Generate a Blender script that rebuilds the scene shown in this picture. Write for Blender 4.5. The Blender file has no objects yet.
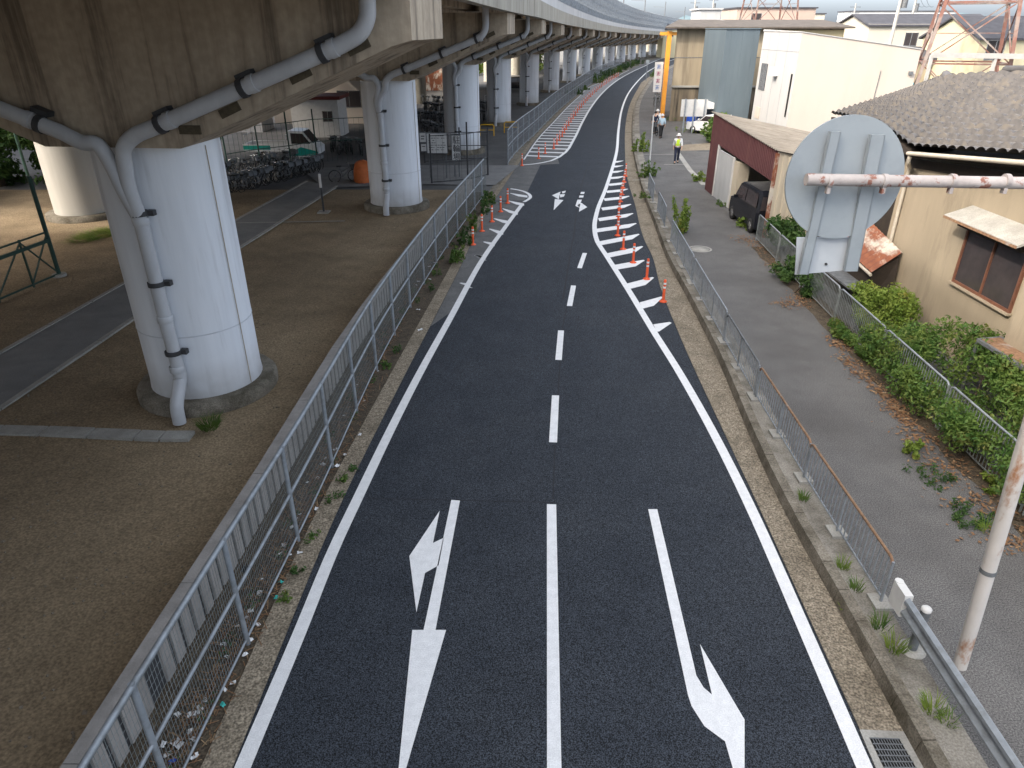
import bpy, math, random
import numpy as np
from mathutils import Vector, Matrix
R = math.radians
rng = random.Random(7)
scene = bpy.context.scene
COL = scene.collection

# ------------------------------------------------------------------ camera model
F, PITCH, HC = 690.0, math.atan(354/690), 7.5
sP, cP = math.sin(PITCH), math.cos(PITCH)
def ray(px, py):
    xv = (px-512)/F; yv = (384-py)/F
    return xv, cP+yv*sP, -sP+yv*cP
def G(px, py, h=0.0):
    x, y, z = ray(px, py); t = (h-HC)/z
    return (x*t, y*t)
def at(px, py, Y):
    x, y, z = ray(px, py); t = Y/y
    return (x*t, Y, HC+z*t)
def atX(px, py, X):
    x, y, z = ray(px, py); t = X/x
    return (X, y*t, HC+z*t)
PZ = 0.20      # level of the right-hand path

# ------------------------------------------------------------------ materials
def new_mat(name):
    m = bpy.data.materials.new(name); m.use_nodes = True
    nt = m.node_tree; b = nt.nodes['Principled BSDF']
    return m, nt, b
def mat(name, c1, c2=None, scale=4.0, rough=0.8, detail=6.0, bump=0.0, bscale=None, metal=0.0,
        stretch=(1,1,1), lo=0.35, hi=0.65, c3=None, s3=0.4, lo3=0.5, hi3=0.7, speck=None, spec=0.3, transl=0.0):
    m, nt, b = new_mat(name)
    N, L = nt.nodes, nt.links
    b.inputs['Roughness'].default_value = rough
    b.inputs['Metallic'].default_value = metal
    b.inputs['Specular IOR Level'].default_value = spec
    tc = N.new('ShaderNodeTexCoord'); mp = N.new('ShaderNodeMapping')
    mp.inputs['Scale'].default_value = stretch
    L.new(tc.outputs['Object'], mp.inputs['Vector'])
    def noise(sc, det=detail):
        n = N.new('ShaderNodeTexNoise'); n.inputs['Scale'].default_value = sc
        n.inputs['Detail'].default_value = det; n.inputs['Roughness'].default_value = 0.65
        L.new(mp.outputs['Vector'], n.inputs['Vector']); return n
    def ramp(src, a, bb, p0, p1):
        r = N.new('ShaderNodeValToRGB'); e = r.color_ramp.elements
        e[0].position = p0; e[1].position = p1
        e[0].color = (*a, 1); e[1].color = (*bb, 1)
        L.new(src, r.inputs['Fac']); return r
    if c2 is None:
        c2 = tuple(x*0.8 for x in c1)
    n1 = noise(scale)
    col = ramp(n1.outputs['Fac'], c1, c2, lo, hi).outputs['Color']
    if c3 is not None:
        n3 = noise(s3)
        f = ramp(n3.outputs['Fac'], (0,0,0), (1,1,1), lo3, hi3)
        mx = N.new('ShaderNodeMix'); mx.data_type = 'RGBA'
        L.new(f.outputs['Color'], mx.inputs[0]); L.new(col, mx.inputs[6]); mx.inputs[7].default_value = (*c3, 1)
        col = mx.outputs[2]
    if speck is not None:            # (scale, dark, light)
        n4 = N.new('ShaderNodeTexNoise'); n4.inputs['Scale'].default_value = speck[0]; n4.inputs['Detail'].default_value = 2
        L.new(tc.outputs['Object'], n4.inputs['Vector'])
        r4 = ramp(n4.outputs['Fac'], (speck[1],)*3, (speck[2],)*3, *(speck[3:5] if len(speck) > 3 else (0.35, 0.68)))
        mx = N.new('ShaderNodeMix'); mx.data_type = 'RGBA'; mx.blend_type = 'MULTIPLY'; mx.inputs[0].default_value = 1
        L.new(col, mx.inputs[6]); L.new(r4.outputs['Color'], mx.inputs[7]); col = mx.outputs[2]
    L.new(col, b.inputs['Base Color'])
    if bump > 0:
        nb = N.new('ShaderNodeTexNoise'); nb.inputs['Scale'].default_value = bscale or scale*4; nb.inputs['Detail'].default_value = 4
        L.new(tc.outputs['Object'], nb.inputs['Vector'])
        bp = N.new('ShaderNodeBump'); bp.inputs['Strength'].default_value = bump; bp.inputs['Distance'].default_value = 0.02
        L.new(nb.outputs['Fac'], bp.inputs['Height']); L.new(bp.outputs['Normal'], b.inputs['Normal'])
    if transl > 0:
        out = N['Material Output']; tr = N.new('ShaderNodeBsdfTranslucent'); ms = N.new('ShaderNodeMixShader')
        L.new(col, tr.inputs['Color']); ms.inputs[0].default_value = transl
        L.new(b.outputs[0], ms.inputs[1]); L.new(tr.outputs[0], ms.inputs[2]); L.new(ms.outputs[0], out.inputs['Surface'])
    return m
M = {}
M['asphalt'] = mat('new_asphalt', (.0205,.0245,.0315), (.027,.0315,.039), .9, .85, bump=.6, bscale=70, c3=(.037,.041,.047), s3=.30, lo3=.50, hi3=.85, speck=(76,.14,2.7,.40,.66))
M['tar'] = mat('dark_tar_seam', (.018,.018,.021), (.026,.026,.03), 5, .8)
M['old_asphalt'] = mat('old_asphalt', (.105,.105,.105), (.15,.148,.145), 1.5, .9, bump=.4, bscale=60, speck=(50,.75,1.2))
M['path'] = mat('path_asphalt', (.098,.095,.093), (.128,.124,.120), .9, .9, bump=.4, bscale=60, c3=(.082,.078,.075), s3=.25, speck=(50,.55,1.5))
M['park_path'] = mat('park_path_asphalt', (.16,.16,.16), (.21,.208,.205), 1.2, .9, bump=.3, bscale=60, speck=(45,.8,1.2))
M['lot'] = mat('lot_asphalt', (.085,.085,.087), (.125,.124,.122), .5, .9, bump=.3, bscale=50, speck=(40,.8,1.2))
M['paint'] = mat('road_paint', (.80,.80,.80), (.70,.70,.70), 8, .7, bump=.15, bscale=60, c3=(.60,.60,.61), s3=2.5, lo3=.58, hi3=.85, speck=(60,.86,1.04))
M['aggregate'] = mat('aggregate_concrete', (.31,.262,.195), (.18,.148,.108), 12, .95, bump=.6, bscale=40, c3=(.14,.115,.082), s3=.9, speck=(34,.5,1.45))
M['kerbstone'] = mat('kerb_concrete', (.24,.215,.175), (.14,.122,.095), 3, .95, bump=.5, bscale=30, c3=(.075,.065,.045), s3=1.2, lo3=.48, hi3=.70, speck=(40,.7,1.25))
M['pale_conc'] = mat('pale_concrete', (.36,.35,.32), (.27,.26,.235), 2.5, .9, bump=.3, bscale=30, speck=(40,.85,1.12))
M['wall_conc'] = mat('low_wall_concrete', (.34,.32,.30), (.24,.225,.21), 2.5, .9, bump=.3, bscale=30, stretch=(1,1,.4))
M['dirt'] = mat('packed_dirt', (.262,.196,.122), (.158,.117,.072), .45, .95, detail=12, bump=.6, bscale=22, c3=(.34,.26,.165), s3=.22, lo3=.45, hi3=.72, speck=(26,.68,1.3), lo=.30, hi=.68)
M['soil'] = mat('dark_soil', (.10,.08,.055), (.055,.042,.03), 6, 1, bump=.8, bscale=30, speck=(30,.6,1.4))
M['ground'] = mat('town_ground', (.20,.19,.17), (.14,.135,.125), .3, .95, bump=.3, bscale=8)
M['beam'] = mat('stained_concrete', (.46,.385,.29), (.30,.24,.178), 1.9, .9, detail=12, bump=.35, bscale=12, stretch=(1.3,1.3,.085), lo=.30, hi=.66, c3=(.105,.085,.064), s3=1.9, lo3=.52, hi3=.70, speck=(7,.90,1.07))
M['deckc'] = mat('deck_concrete', (.40,.37,.31), (.28,.255,.21), 1.6, .9, detail=9, bump=.2, bscale=10, stretch=(1,1,.25), c3=(.16,.14,.11), s3=1.1, lo3=.55, hi3=.72)
M['parapet'] = mat('parapet_concrete', (.56,.55,.54), (.46,.45,.44), .8, .8, stretch=(1,1,.2))
M['colpaint'] = mat('painted_column', (.72,.745,.785), (.63,.655,.695), 1.4, .7, detail=8, stretch=(1.5,1.5,.12), c3=(.47,.48,.50), s3=1.3, lo3=.55, hi3=.74, bump=.05, bscale=6)
M['stainline'] = mat('rust_streak_line', (.36,.29,.20), (.44,.38,.30), 1.5, .8, stretch=(1,1,.4))
M['gravelmat'] = mat('loose_stones', (.24,.20,.155), (.13,.108,.08), 20, .95)
M['seamgrey'] = mat('column_seam', (.58,.60,.635), (.52,.54,.57), 5, .8)
def add_splash(m):          # mud splashed up from the ground, fading out above knee height
    nt = m.node_tree; N, L = nt.nodes, nt.links; b = N['Principled BSDF']; src = b.inputs['Base Color'].links[0].from_socket
    tc = N.new('ShaderNodeTexCoord'); sp_ = N.new('ShaderNodeSeparateXYZ'); L.new(tc.outputs['Object'], sp_.inputs[0])
    mr = N.new('ShaderNodeMapRange'); mr.inputs['From Min'].default_value = .3; mr.inputs['From Max'].default_value = 1.15; mr.inputs['To Min'].default_value = .75; mr.inputs['To Max'].default_value = 0
    L.new(sp_.outputs['Z'], mr.inputs['Value'])
    n = N.new('ShaderNodeTexNoise'); n.inputs['Scale'].default_value = 2.2; n.inputs['Detail'].default_value = 8; L.new(tc.outputs['Object'], n.inputs['Vector'])
    mu = N.new('ShaderNodeMath'); mu.operation = 'MULTIPLY'; L.new(mr.outputs['Result'], mu.inputs[0]); L.new(n.outputs['Fac'], mu.inputs[1])
    mx = N.new('ShaderNodeMix'); mx.data_type = 'RGBA'; L.new(mu.outputs[0], mx.inputs[0]); L.new(src, mx.inputs[6]); mx.inputs[7].default_value = (.21,.175,.13,1)
    L.new(mx.outputs[2], b.inputs['Base Color'])
add_splash(M['colpaint'])
M['colwhite'] = mat('white_column', (.52,.50,.46), (.46,.44,.40), 1.2, .75, stretch=(1.5,1.5,.12), bump=.05, bscale=6)
M['pipe'] = mat('grey_pipe', (.50,.515,.535), (.42,.43,.45), 2, .5, spec=.4, stretch=(1,1,.5))
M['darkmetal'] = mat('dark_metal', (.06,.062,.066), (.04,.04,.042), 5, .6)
M['galv'] = mat('galvanised_steel', (.31,.335,.36), (.24,.265,.29), 6, .5, metal=.35, c3=(.20,.21,.215), s3=3)
M['galv_mid'] = mat('dull_galvanised', (.25,.275,.28), (.17,.19,.19), 5, .6, metal=.2, c3=(.12,.13,.12), s3=3)
M['kerbdirty'] = mat('dirty_kerb_concrete', (.27,.25,.215), (.17,.155,.13), 1.8, .95, bump=.4, bscale=30, c3=(.11,.098,.078), s3=.9, lo3=.46, hi3=.68, speck=(40,.75,1.2))
M['galv_dark'] = mat('weathered_steel', (.17,.18,.19), (.10,.105,.11), 6, .7, metal=.2)
M['rustrail'] = mat('rusty_rail', (.28,.17,.10), (.16,.09,.055), 14, .75, c3=(.33,.31,.29), s3=2.0, lo3=.60, hi3=.75)
M['whitepaint'] = mat('white_paint', (.62,.62,.60), (.54,.53,.52), 4, .5)
M['peeling'] = mat('peeling_white_paint', (.54,.51,.48), (.47,.44,.41), 3, .7, stretch=(1,1,.45), c3=(.30,.15,.08), s3=3.0, lo3=.53, hi3=.64, bump=.2, bscale=20)
M['armpaint'] = mat('flaking_arm_paint', (.45,.41,.395), (.37,.33,.315), 4, .75, c3=(.25,.115,.085), s3=7, lo3=.545, hi3=.60, bump=.25, bscale=25)
M['signback'] = mat('sign_back', (.29,.325,.35), (.265,.30,.325), 1.5, .5, c3=(.235,.265,.285), s3=3, lo3=.5, hi3=.8, spec=.3)
M['signplate'] = mat('white_plate', (.46,.49,.52), (.42,.45,.48), 3, .5, c3=(.34,.36,.38), s3=5, lo3=.6, hi3=.8)
M['tile'] = mat('grey_roof_tile', (.135,.126,.120), (.100,.094,.092), 4.5, .75, detail=1, c3=(.155,.137,.117), s3=2.6, lo3=.55, hi3=.68)
M['stucco'] = mat('cream_stucco', (.315,.262,.19), (.27,.225,.163), 1.2, .9, stretch=(1,1,.25), c3=(.19,.158,.115), s3=1.6, lo3=.52, hi3=.76, bump=.15, bscale=30)
M['dkwood'] = mat('dark_wood', (.045,.035,.028), (.03,.024,.02), 5, .7)
M['brownframe'] = mat('brown_window_frame', (.16,.07,.045), (.11,.05,.032), 6, .5)
M['glass'] = mat('dark_glass', (.035,.03,.032), (.05,.042,.042), 1.5, .12, spec=.5)
M['ivorypipe'] = mat('ivory_pipe', (.46,.42,.35), (.38,.34,.28), 5, .55)
M['rustroof'] = mat('rusty_corrugated', (.25,.095,.05), (.17,.06,.035), 3.5, .75, stretch=(1.5,.5,1), c3=(.50,.46,.40), s3=.9, lo3=.50, hi3=.60)
M['purple'] = mat('maroon_cladding', (.125,.052,.055), (.095,.042,.046), 2, .65, stretch=(1,1,.2), c3=(.16,.075,.07), s3=2)
M['asbroof'] = mat('weathered_sheet_roof', (.25,.22,.18), (.18,.155,.125), 2.0, .9, stretch=(.4,1.5,1), c3=(.13,.11,.09), s3=2.5)
M['cladding'] = mat('ribbed_beige_cladding', (.52,.46,.36), (.42,.37,.29), 1.2, .8, stretch=(1,1,.3))
M['shutter'] = mat('grey_door', (.46,.47,.48), (.39,.40,.41), 2, .7, stretch=(1,1,.3))
M['creamwall'] = mat('cream_panel', (.475,.42,.362), (.445,.392,.338), .5, .85, stretch=(1,1,.3), c3=(.405,.355,.305), s3=.6, lo3=.5, hi3=.8)
M['greywall'] = mat('grey_white_panel', (.42,.415,.41), (.385,.38,.375), .6, .85, stretch=(1,1,.3), c3=(.34,.335,.33), s3=.9, lo3=.55, hi3=.8)
M['bluewall'] = mat('slate_blue_panel', (.100,.128,.147), (.085,.110,.128), .9, .75, stretch=(1,1,.2))
M['factory'] = mat('dirty_beige_panel', (.37,.31,.22), (.265,.22,.155), .9, .9, stretch=(1.4,1.4,.12), c3=(.16,.13,.095), s3=.8, lo3=.52, hi3=.70)
M['factory_low'] = mat('dark_stained_panel', (.28,.23,.16), (.14,.115,.085), .9, .9, stretch=(1.4,1.4,.15), c3=(.05,.042,.035), s3=.5, lo3=.48, hi3=.62)
M['yellowwall'] = mat('yellow_panel', (.70,.58,.34), (.62,.51,.30), .5, .8)
M['factroof'] = mat('brown_sheet_roof', (.12,.10,.083), (.08,.067,.056), 1.2, .85, stretch=(2,.4,1), c3=(.26,.25,.23), s3=.2, lo3=.62, hi3=.66)
M['orangepaint'] = mat('orange_steel', (.78,.33,.04), (.66,.27,.04), 2, .6)
M['orange'] = mat('orange_plastic', (.85,.13,.045), (.72,.105,.04), 4, .5)
M['reflect'] = mat('white_band', (.82,.82,.82), (.75,.75,.75), 5, .35)
M['rubber'] = mat('black_rubber', (.02,.02,.02), (.03,.03,.03), 5, .8)
M['carblack'] = mat('black_car_paint', (.009,.010,.014), (.011,.012,.016), 2, .22, spec=.3)
M['carwhite'] = mat('white_car_paint', (.78,.78,.78), (.74,.74,.74), 2, .3, spec=.5)
M['teal'] = mat('teal_paint', (.02,.36,.30), (.02,.30,.25), 2, .4)
M['blue'] = mat('blue_tarp', (.02,.09,.48), (.02,.07,.38), 4, .5)
M['chrome'] = mat('bright_metal', (.6,.6,.6), (.5,.5,.5), 4, .25, metal=.8)
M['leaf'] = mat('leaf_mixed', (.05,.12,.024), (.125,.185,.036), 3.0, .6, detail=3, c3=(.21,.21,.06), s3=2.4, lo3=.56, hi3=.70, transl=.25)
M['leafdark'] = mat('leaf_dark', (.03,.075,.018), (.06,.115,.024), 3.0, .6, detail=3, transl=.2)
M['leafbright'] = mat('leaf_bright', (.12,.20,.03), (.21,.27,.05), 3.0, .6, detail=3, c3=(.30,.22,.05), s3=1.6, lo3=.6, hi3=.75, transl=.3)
M['dryleaf'] = mat('dry_leaf', (.23,.125,.06), (.13,.07,.04), 12, .85, c3=(.33,.24,.14), s3=8)
M['litter_w'] = mat('white_litter', (.72,.72,.72), (.6,.6,.6), 8, .6)
M['litter_t'] = mat('teal_litter', (.05,.42,.36), (.04,.33,.3), 8, .5)
M['bark'] = mat('bark', (.10,.075,.055), (.06,.045,.035), 8, .9, stretch=(1,1,.3))
M['hill'] = mat('hazy_wooded_hill', (.10,.15,.17), (.13,.18,.20), .01, 1)  # bluish tint paints distance haze into the hill colour
M['steelred'] = mat('weathered_red_steel', (.19,.085,.065), (.14,.075,.06), 1.5, .75, c3=(.22,.19,.17), s3=.5, lo3=.45, hi3=.6)
M['concpole'] = mat('concrete_pole', (.40,.385,.36), (.34,.33,.31), 2, .85)
M['skin'] = mat('skin', (.50,.32,.23), (.46,.29,.21), 5, .6)
M['hair'] = mat('dark_hair', (.02,.017,.015), (.03,.025,.02), 8, .6)
M['navy'] = mat('navy_cloth', (.018,.022,.045), (.025,.03,.055), 6, .85)
M['blackcloth'] = mat('black_cloth', (.02,.02,.022), (.03,.03,.032), 6, .85)
M['whitecloth'] = mat('white_cloth', (.72,.72,.72), (.66,.66,.66), 6, .85)
M['bluecloth'] = mat('pale_blue_cloth', (.40,.52,.60), (.36,.47,.55), 6, .85)
M['vest'] = mat('yellow_vest', (.60,.80,.06), (.52,.72,.06), 6, .7)
M['brickdark'] = mat('dark_brown_wall', (.16,.12,.10), (.12,.09,.075), .6, .9)
M['redroof'] = mat('dark_red_sheet', (.16,.035,.03), (.12,.03,.028), 3, .7)
M['darkband'] = mat('dark_blue_band', (.035,.045,.075), (.03,.038,.065), 2, .7)
M['slate'] = mat('dark_slate_roof', (.07,.07,.08), (.05,.05,.058), 1.5, .8)
M['creamhouse'] = mat('cream_house_wall', (.52,.475,.39), (.48,.44,.36), .5, .85)
M['yellowhouse'] = mat('yellow_house_wall', (.54,.49,.33), (.50,.455,.305), .5, .85)
M['pinkwall'] = mat('pink_wall', (.46,.35,.29), (.42,.32,.265), .5, .85)
M['oliveband'] = mat('brown_plate', (.10,.08,.05), (.06,.048,.032), 12, .9)
M['greenpost'] = mat('dark_green_steel', (.03,.07,.055), (.022,.05,.04), 5, .55)
M['yellowpaint'] = mat('yellow_paint', (.72,.42,.03), (.64,.36,.03), 5, .6)
M['grate'] = mat('grate_steel', (.20,.21,.215), (.14,.145,.15), 8, .5, metal=.4)
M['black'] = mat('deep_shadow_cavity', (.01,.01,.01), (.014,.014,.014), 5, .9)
M['ink'] = mat('black_ink', (.03,.03,.035), (.04,.04,.045), 5, .7)
M['redink'] = mat('purple_red_ink', (.35,.08,.14), (.30,.07,.14), 5, .7)
M['blueink'] = mat('blue_ink', (.10,.18,.40), (.09,.16,.36), 5, .7)
# translucent noise-barrier sheet
def barrier_mat():
    m, nt, b = new_mat('clear_barrier_sheet'); N, L = nt.nodes, nt.links
    b.inputs['Base Color'].default_value = (.62,.64,.67,1); b.inputs['Roughness'].default_value = .5
    tr = N.new('ShaderNodeBsdfTransparent'); ms = N.new('ShaderNodeMixShader'); ms.inputs[0].default_value = .18
    L.new(b.outputs[0], ms.inputs[1]); L.new(tr.outputs[0], ms.inputs[2]); L.new(ms.outputs[0], N['Material Output'].inputs['Surface'])
    return m
M['barrier'] = barrier_mat()

# ------------------------------------------------------------------ mesh builder
class MB:
    def __init__(s): s.v = []; s.f = []; s.sm = []
    def add(s, vs, fs, smooth=False):
        o = len(s.v); s.v += [tuple(p) for p in vs]
        s.f += [tuple(i+o for i in f) for f in fs]; s.sm += [smooth]*len(fs); return s
    def poly(s, pts): return s.add(pts, [tuple(range(len(pts)))])
    def box(s, c, d, rz=0.0, mtx=None):
        x, y, z = d[0]/2, d[1]/2, d[2]/2
        vs = [Vector((a*x, b*y, e*z)) for e in (-1,1) for b in (-1,1) for a in (-1,1)]
        m = mtx or Matrix.Rotation(rz, 4, 'Z')
        vs = [m @ v + Vector(c) for v in vs]
        return s.add(vs, [(0,2,3,1),(4,5,7,6),(0,1,5,4),(2,6,7,3),(0,4,6,2),(1,3,7,5)])
    def bb(s, x0, x1, y0, y1, z0, z1): return s.box(((x0+x1)/2,(y0+y1)/2,(z0+z1)/2), (abs(x1-x0),abs(y1-y0),abs(z1-z0)))
    def hexa(s, b4, t4):
        return s.add(list(b4)+list(t4), [(3,2,1,0),(4,5,6,7),(0,1,5,4),(1,2,6,5),(2,3,7,6),(3,0,4,7)])
    def bar(s, a, b, w, h=None):           # square bar between two points
        a, b = Vector(a), Vector(b); d = b-a
        if d.length < 1e-6: return s
        h = h or w; dz = d.normalized(); up = Vector((0,0,1)) if abs(dz.z) < .95 else Vector((0,1,0))
        x = dz.cross(up).normalized(); y = x.cross(dz)
        q = [(-w/2,-h/2),(w/2,-h/2),(w/2,h/2),(-w/2,h/2)]
        return s.hexa([a+x*i+y*j for i,j in q], [b+x*i+y*j for i,j in q])
    def tube(s, path, r, n=10, cap=True):
        P_ = [Vector(p) for p in path]; k = len(P_)
        rs = r if isinstance(r, (list,tuple)) else [r]*k
        vs = []; px = None
        for i in range(k):
            d = (P_[min(i+1,k-1)]-P_[max(i-1,0)]).normalized()
            if px is None:
                up = Vector((0,0,1)) if abs(d.z) < .9 else Vector((1,0,0)); px = d.cross(up).normalized()
            else:
                px = (px - d*px.dot(d)).normalized()
            py = d.cross(px)
            for j in range(n):
                a = 2*math.pi*j/n; vs.append(P_[i]+(px*math.cos(a)+py*math.sin(a))*rs[i])
        fs = [(i*n+j, i*n+(j+1)%n, (i+1)*n+(j+1)%n, (i+1)*n+j) for i in range(k-1) for j in range(n)]
        s.add(vs, fs, True)
        if cap:
            s.add(vs[:n], [tuple(range(n))[::-1]]); s.add(vs[-n:], [tuple(range(n))])
        return s
    def lathe(s, prof, c=(0,0,0), n=24, axis='Z', cap=True):
        vs = []
        for r, z in prof:
            for j in range(n):
                a = 2*math.pi*j/n; p = (r*math.cos(a), r*math.sin(a), z)
                if axis == 'X': p = (z, p[0], p[1])
                if axis == 'Y': p = (p[0], z, p[1])
                vs.append((p[0]+c[0], p[1]+c[1], p[2]+c[2]))
        k = len(prof)
        fs = [(i*n+j, i*n+(j+1)%n, (i+1)*n+(j+1)%n, (i+1)*n+j) for i in range(k-1) for j in range(n)]
        s.add(vs, fs, True)
        if cap: s.add(vs[:n], [tuple(range(n))[::-1]]); s.add(vs[-n:], [tuple(range(n))])
        return s
    def prism(s, pts, z0, z1):
        n = len(pts)
        return s.add([(x,y,z0) for x,y in pts]+[(x,y,z1) for x,y in pts],
              [tuple(range(n))[::-1], tuple(range(n,2*n))]+[(i,(i+1)%n,n+(i+1)%n,n+i) for i in range(n)])
    def ribbon(s, L_, R_, z):
        n = len(L_); vs = [(*p, z) for p in L_]+[(*p, z) for p in R_]
        return s.add(vs, [(i, n+i, n+i+1, i+1) for i in range(n-1)])
    def line(s, pts, w, z):
        P_ = [Vector(p) for p in pts]; A=[]; B=[]
        for i,p in enumerate(P_):
            d = (P_[min(i+1,len(P_)-1)]-P_[max(i-1,0)]).normalized(); nn = Vector((-d.y,d.x))
            A.append(tuple(p+nn*w/2)); B.append(tuple(p-nn*w/2))
        return s.ribbon(A, B, z)
    def sweep(s, prof, frames, closed=True):    # prof: (offset, z); frames: (p, right, dz)
        n = len(prof); vs = []
        for p, r, dz in frames:
            for o, z in prof: vs.append((p[0]+r[0]*o, p[1]+r[1]*o, z+dz))
        k = len(frames); m_ = n if closed else n-1
        fs = [(i*n+j, i*n+(j+1)%n, (i+1)*n+(j+1)%n, (i+1)*n+j) for i in range(k-1) for j in range(m_)]
        if closed: fs += [tuple(range(n)), tuple((k-1)*n+j for j in range(n))[::-1]]
        return s.add(vs, fs)
    def build(s, name, m, parent=None, loc=None):
        me = bpy.data.meshes.new(name); me.from_pydata(s.v, [], s.f); me.update()
        if any(s.sm): me.polygons.foreach_set('use_smooth', s.sm)
        me.materials.append(M[m] if isinstance(m, str) else m)
        o = bpy.data.objects.new(name, me); COL.objects.link(o)
        if parent is not None: o.parent = parent
        if loc: o.location = loc
        return o
def tag(o, label=None, cat=None, group=None, kind=None):
    if label: o['label'] = label
    if cat: o['category'] = cat
    if group: o['group'] = group
    if kind: o['kind'] = kind
    return o
def empty(name, loc, label, cat, group=None, rz=0.0):
    o = bpy.data.objects.new(name, None); COL.objects.link(o)
    o.location = loc; o.rotation_euler = (0,0,rz); o.empty_display_size = .3
    return tag(o, label, cat, group)
def struct(mb, name, m, parent=None):
    o = mb.build(name, m, parent)
    if parent is None: o['kind'] = 'structure'
    return o
def kids(o): return [c for c in bpy.data.objects if c.parent == o]
def dup(o, loc, rz=0.0, label=None, group=None, sc=None):
    r = o.copy(); COL.objects.link(r); r.location = loc; r.rotation_euler = (0,0,rz)
    if sc: r.scale = (sc,sc,sc)
    if label: r['label'] = label
    if group: r['group'] = group
    for ch in list(o.children):
        c = ch.copy(); COL.objects.link(c); c.parent = r
        for g in list(ch.children):
            d = g.copy(); COL.objects.link(d); d.parent = c
    return r
ORD = ['first','second','third','fourth','fifth','sixth','seventh','eighth','ninth','tenth','eleventh','twelfth','thirteenth','fourteenth','fifteenth','sixteenth','seventeenth','eighteenth','nineteenth','twentieth']

def leaves(n, blobs, size, seed=0, flat=0.0, up=.35):
    """leaf-sized faces spread through ellipsoid blobs (cx,cy,cz,rx,ry,rz)"""
    g = np.random.default_rng(seed)
    b = np.array(blobs, float); vol = b[:,3]*b[:,4]*b[:,5]; idx = g.choice(len(b), n, p=vol/vol.sum())
    d = g.normal(size=(n,3)); d /= np.linalg.norm(d,axis=1,keepdims=True)
    rad = g.random(n)**(1/2.2)
    c = b[idx,:3] + d*rad[:,None]*b[idx,3:]
    nr = g.normal(size=(n,3)) + d*.6; nr[:,2] += up; nr /= np.linalg.norm(nr,axis=1,keepdims=True)
    t = np.cross(nr, g.normal(size=(n,3))); t /= np.linalg.norm(t,axis=1,keepdims=True)
    u = np.cross(nr, t)
    sz = size*(.55+.9*g.random(n))[:,None]
    v = np.stack([c-t*sz, c-u*sz*.45+nr*sz*.12, c+t*sz, c+u*sz*.45+nr*sz*.12],axis=1).reshape(-1,3)
    mb = MB(); mb.v = [tuple(p) for p in v.tolist()]; mb.f = [(4*i,4*i+1,4*i+2,4*i+3) for i in range(n)]; mb.sm = [False]*n
    return mb

# ------------------------------------------------------------------ polylines on the ground (functions of distance)
def cat_rom(pts, m=8):
    P_ = [np.array(p, float) for p in pts]; out = []
    for i in range(len(P_)-1):
        p0 = P_[i-1] if i else 2*P_[0]-P_[1]; p1, p2 = P_[i], P_[i+1]
        p3 = P_[i+2] if i+2 < len(P_) else 2*P_[-1]-P_[-2]
        for k in range(m):
            t = k/m
            out.append(tuple(.5*((2*p1)+(p2-p0)*t+(2*p0-5*p1+4*p2-p3)*t*t+(3*p1-p0-3*p2+p3)*t**3)))
    out.append(tuple(P_[-1])); return out
class Poly:                                # x as a smooth function of y
    def __init__(s, pts):
        pts = sorted(pts, key=lambda p: p[1]); s.y = np.array([p[1] for p in pts]); s.x = np.array([p[0] for p in pts])
        # extend at both ends with the end slopes
        a = min((s.x[1]-s.x[0])/(s.y[1]-s.y[0]), .03); s.x = np.r_[s.x[0]-a*20, s.x]; s.y = np.r_[s.y[0]-20, s.y]
        s.m = np.gradient(s.x, s.y)
    def __call__(s, y):
        y = float(y)
        if y >= s.y[-1]:
            d = y-s.y[-1]; return float(s.x[-1]+ENDSLOPE*d+.0011*d*d*.5)
        if y <= s.y[0]: return float(s.x[0])
        i = int(np.searchsorted(s.y, y)-1); h = s.y[i+1]-s.y[i]; t = (y-s.y[i])/h
        return float((2*t**3-3*t*t+1)*s.x[i]+(t**3-2*t*t+t)*h*s.m[i]+(-2*t**3+3*t*t)*s.x[i+1]+(t**3-t*t)*h*s.m[i+1])
ENDSLOPE = .25
def GP(L, h=0): return [G(x,y,h) for x,y in L]
far_line_px = [(557,159),(565,153),(573,141),(582,123),(590,109),(602.5,93),(618,80),(632,72),(645,66)]
XFL = Poly(GP(far_line_px))
right_px = [(864,768),(807,636),(750,507),(680,374),(653,331),(630,293),(607,257),(597,241),(594.5,228),(597,212),(605,191),(611,173),(616,155),(618.5,130),(621,113),(627,96),(638,81),(646,73)]
XRL = Poly(GP(right_px))
XGR = Poly(GP([(857,725),(762,515),(680,337),(660,286),(652,256),(646,244),(635,205),(627,177),(625,150),(625,132),(628,111),(641,83)]))
XKR = Poly(GP([(901,729),(851,635),(789,522),(714,353),(684,293),(669,265),(655,228),(643.5,197),(636,169),(632.5,150),(632,125),(634,108),(648,83)]))
XLG = Poly(GP([(233,768),(333,522),(398,389),(432,323),(460,268),(480,225),(508,180),(521,160.5),(537,138),(552.5,121.7),(567,106.5),(577,97.5),(591,85.8)])+[(XFL(q)-1.5,q) for q in (128,150,178)])
XFB = Poly(GP([(509.5,162),(537,133),(559,110.5),(575,97),(591.6,84),(615,71),(637,62)]))
ll_px = [(243,768),(297,640),(336,545),(355,505),(386,440),(417,379),(450,319),(483,259),(507,225),(524,202)]
XLL = Poly(GP(ll_px))
ys = lambda a,b,st: list(np.arange(a,b+1e-6,st))

# ------------------------------------------------------------------ setting: ground, road, path
g = MB(); g.poly([(-4000,-300,-.01),(4000,-300,-.01),(4000,6000,-.01),(-4000,6000,-.01)])
struct(g,'ground','ground')
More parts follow.
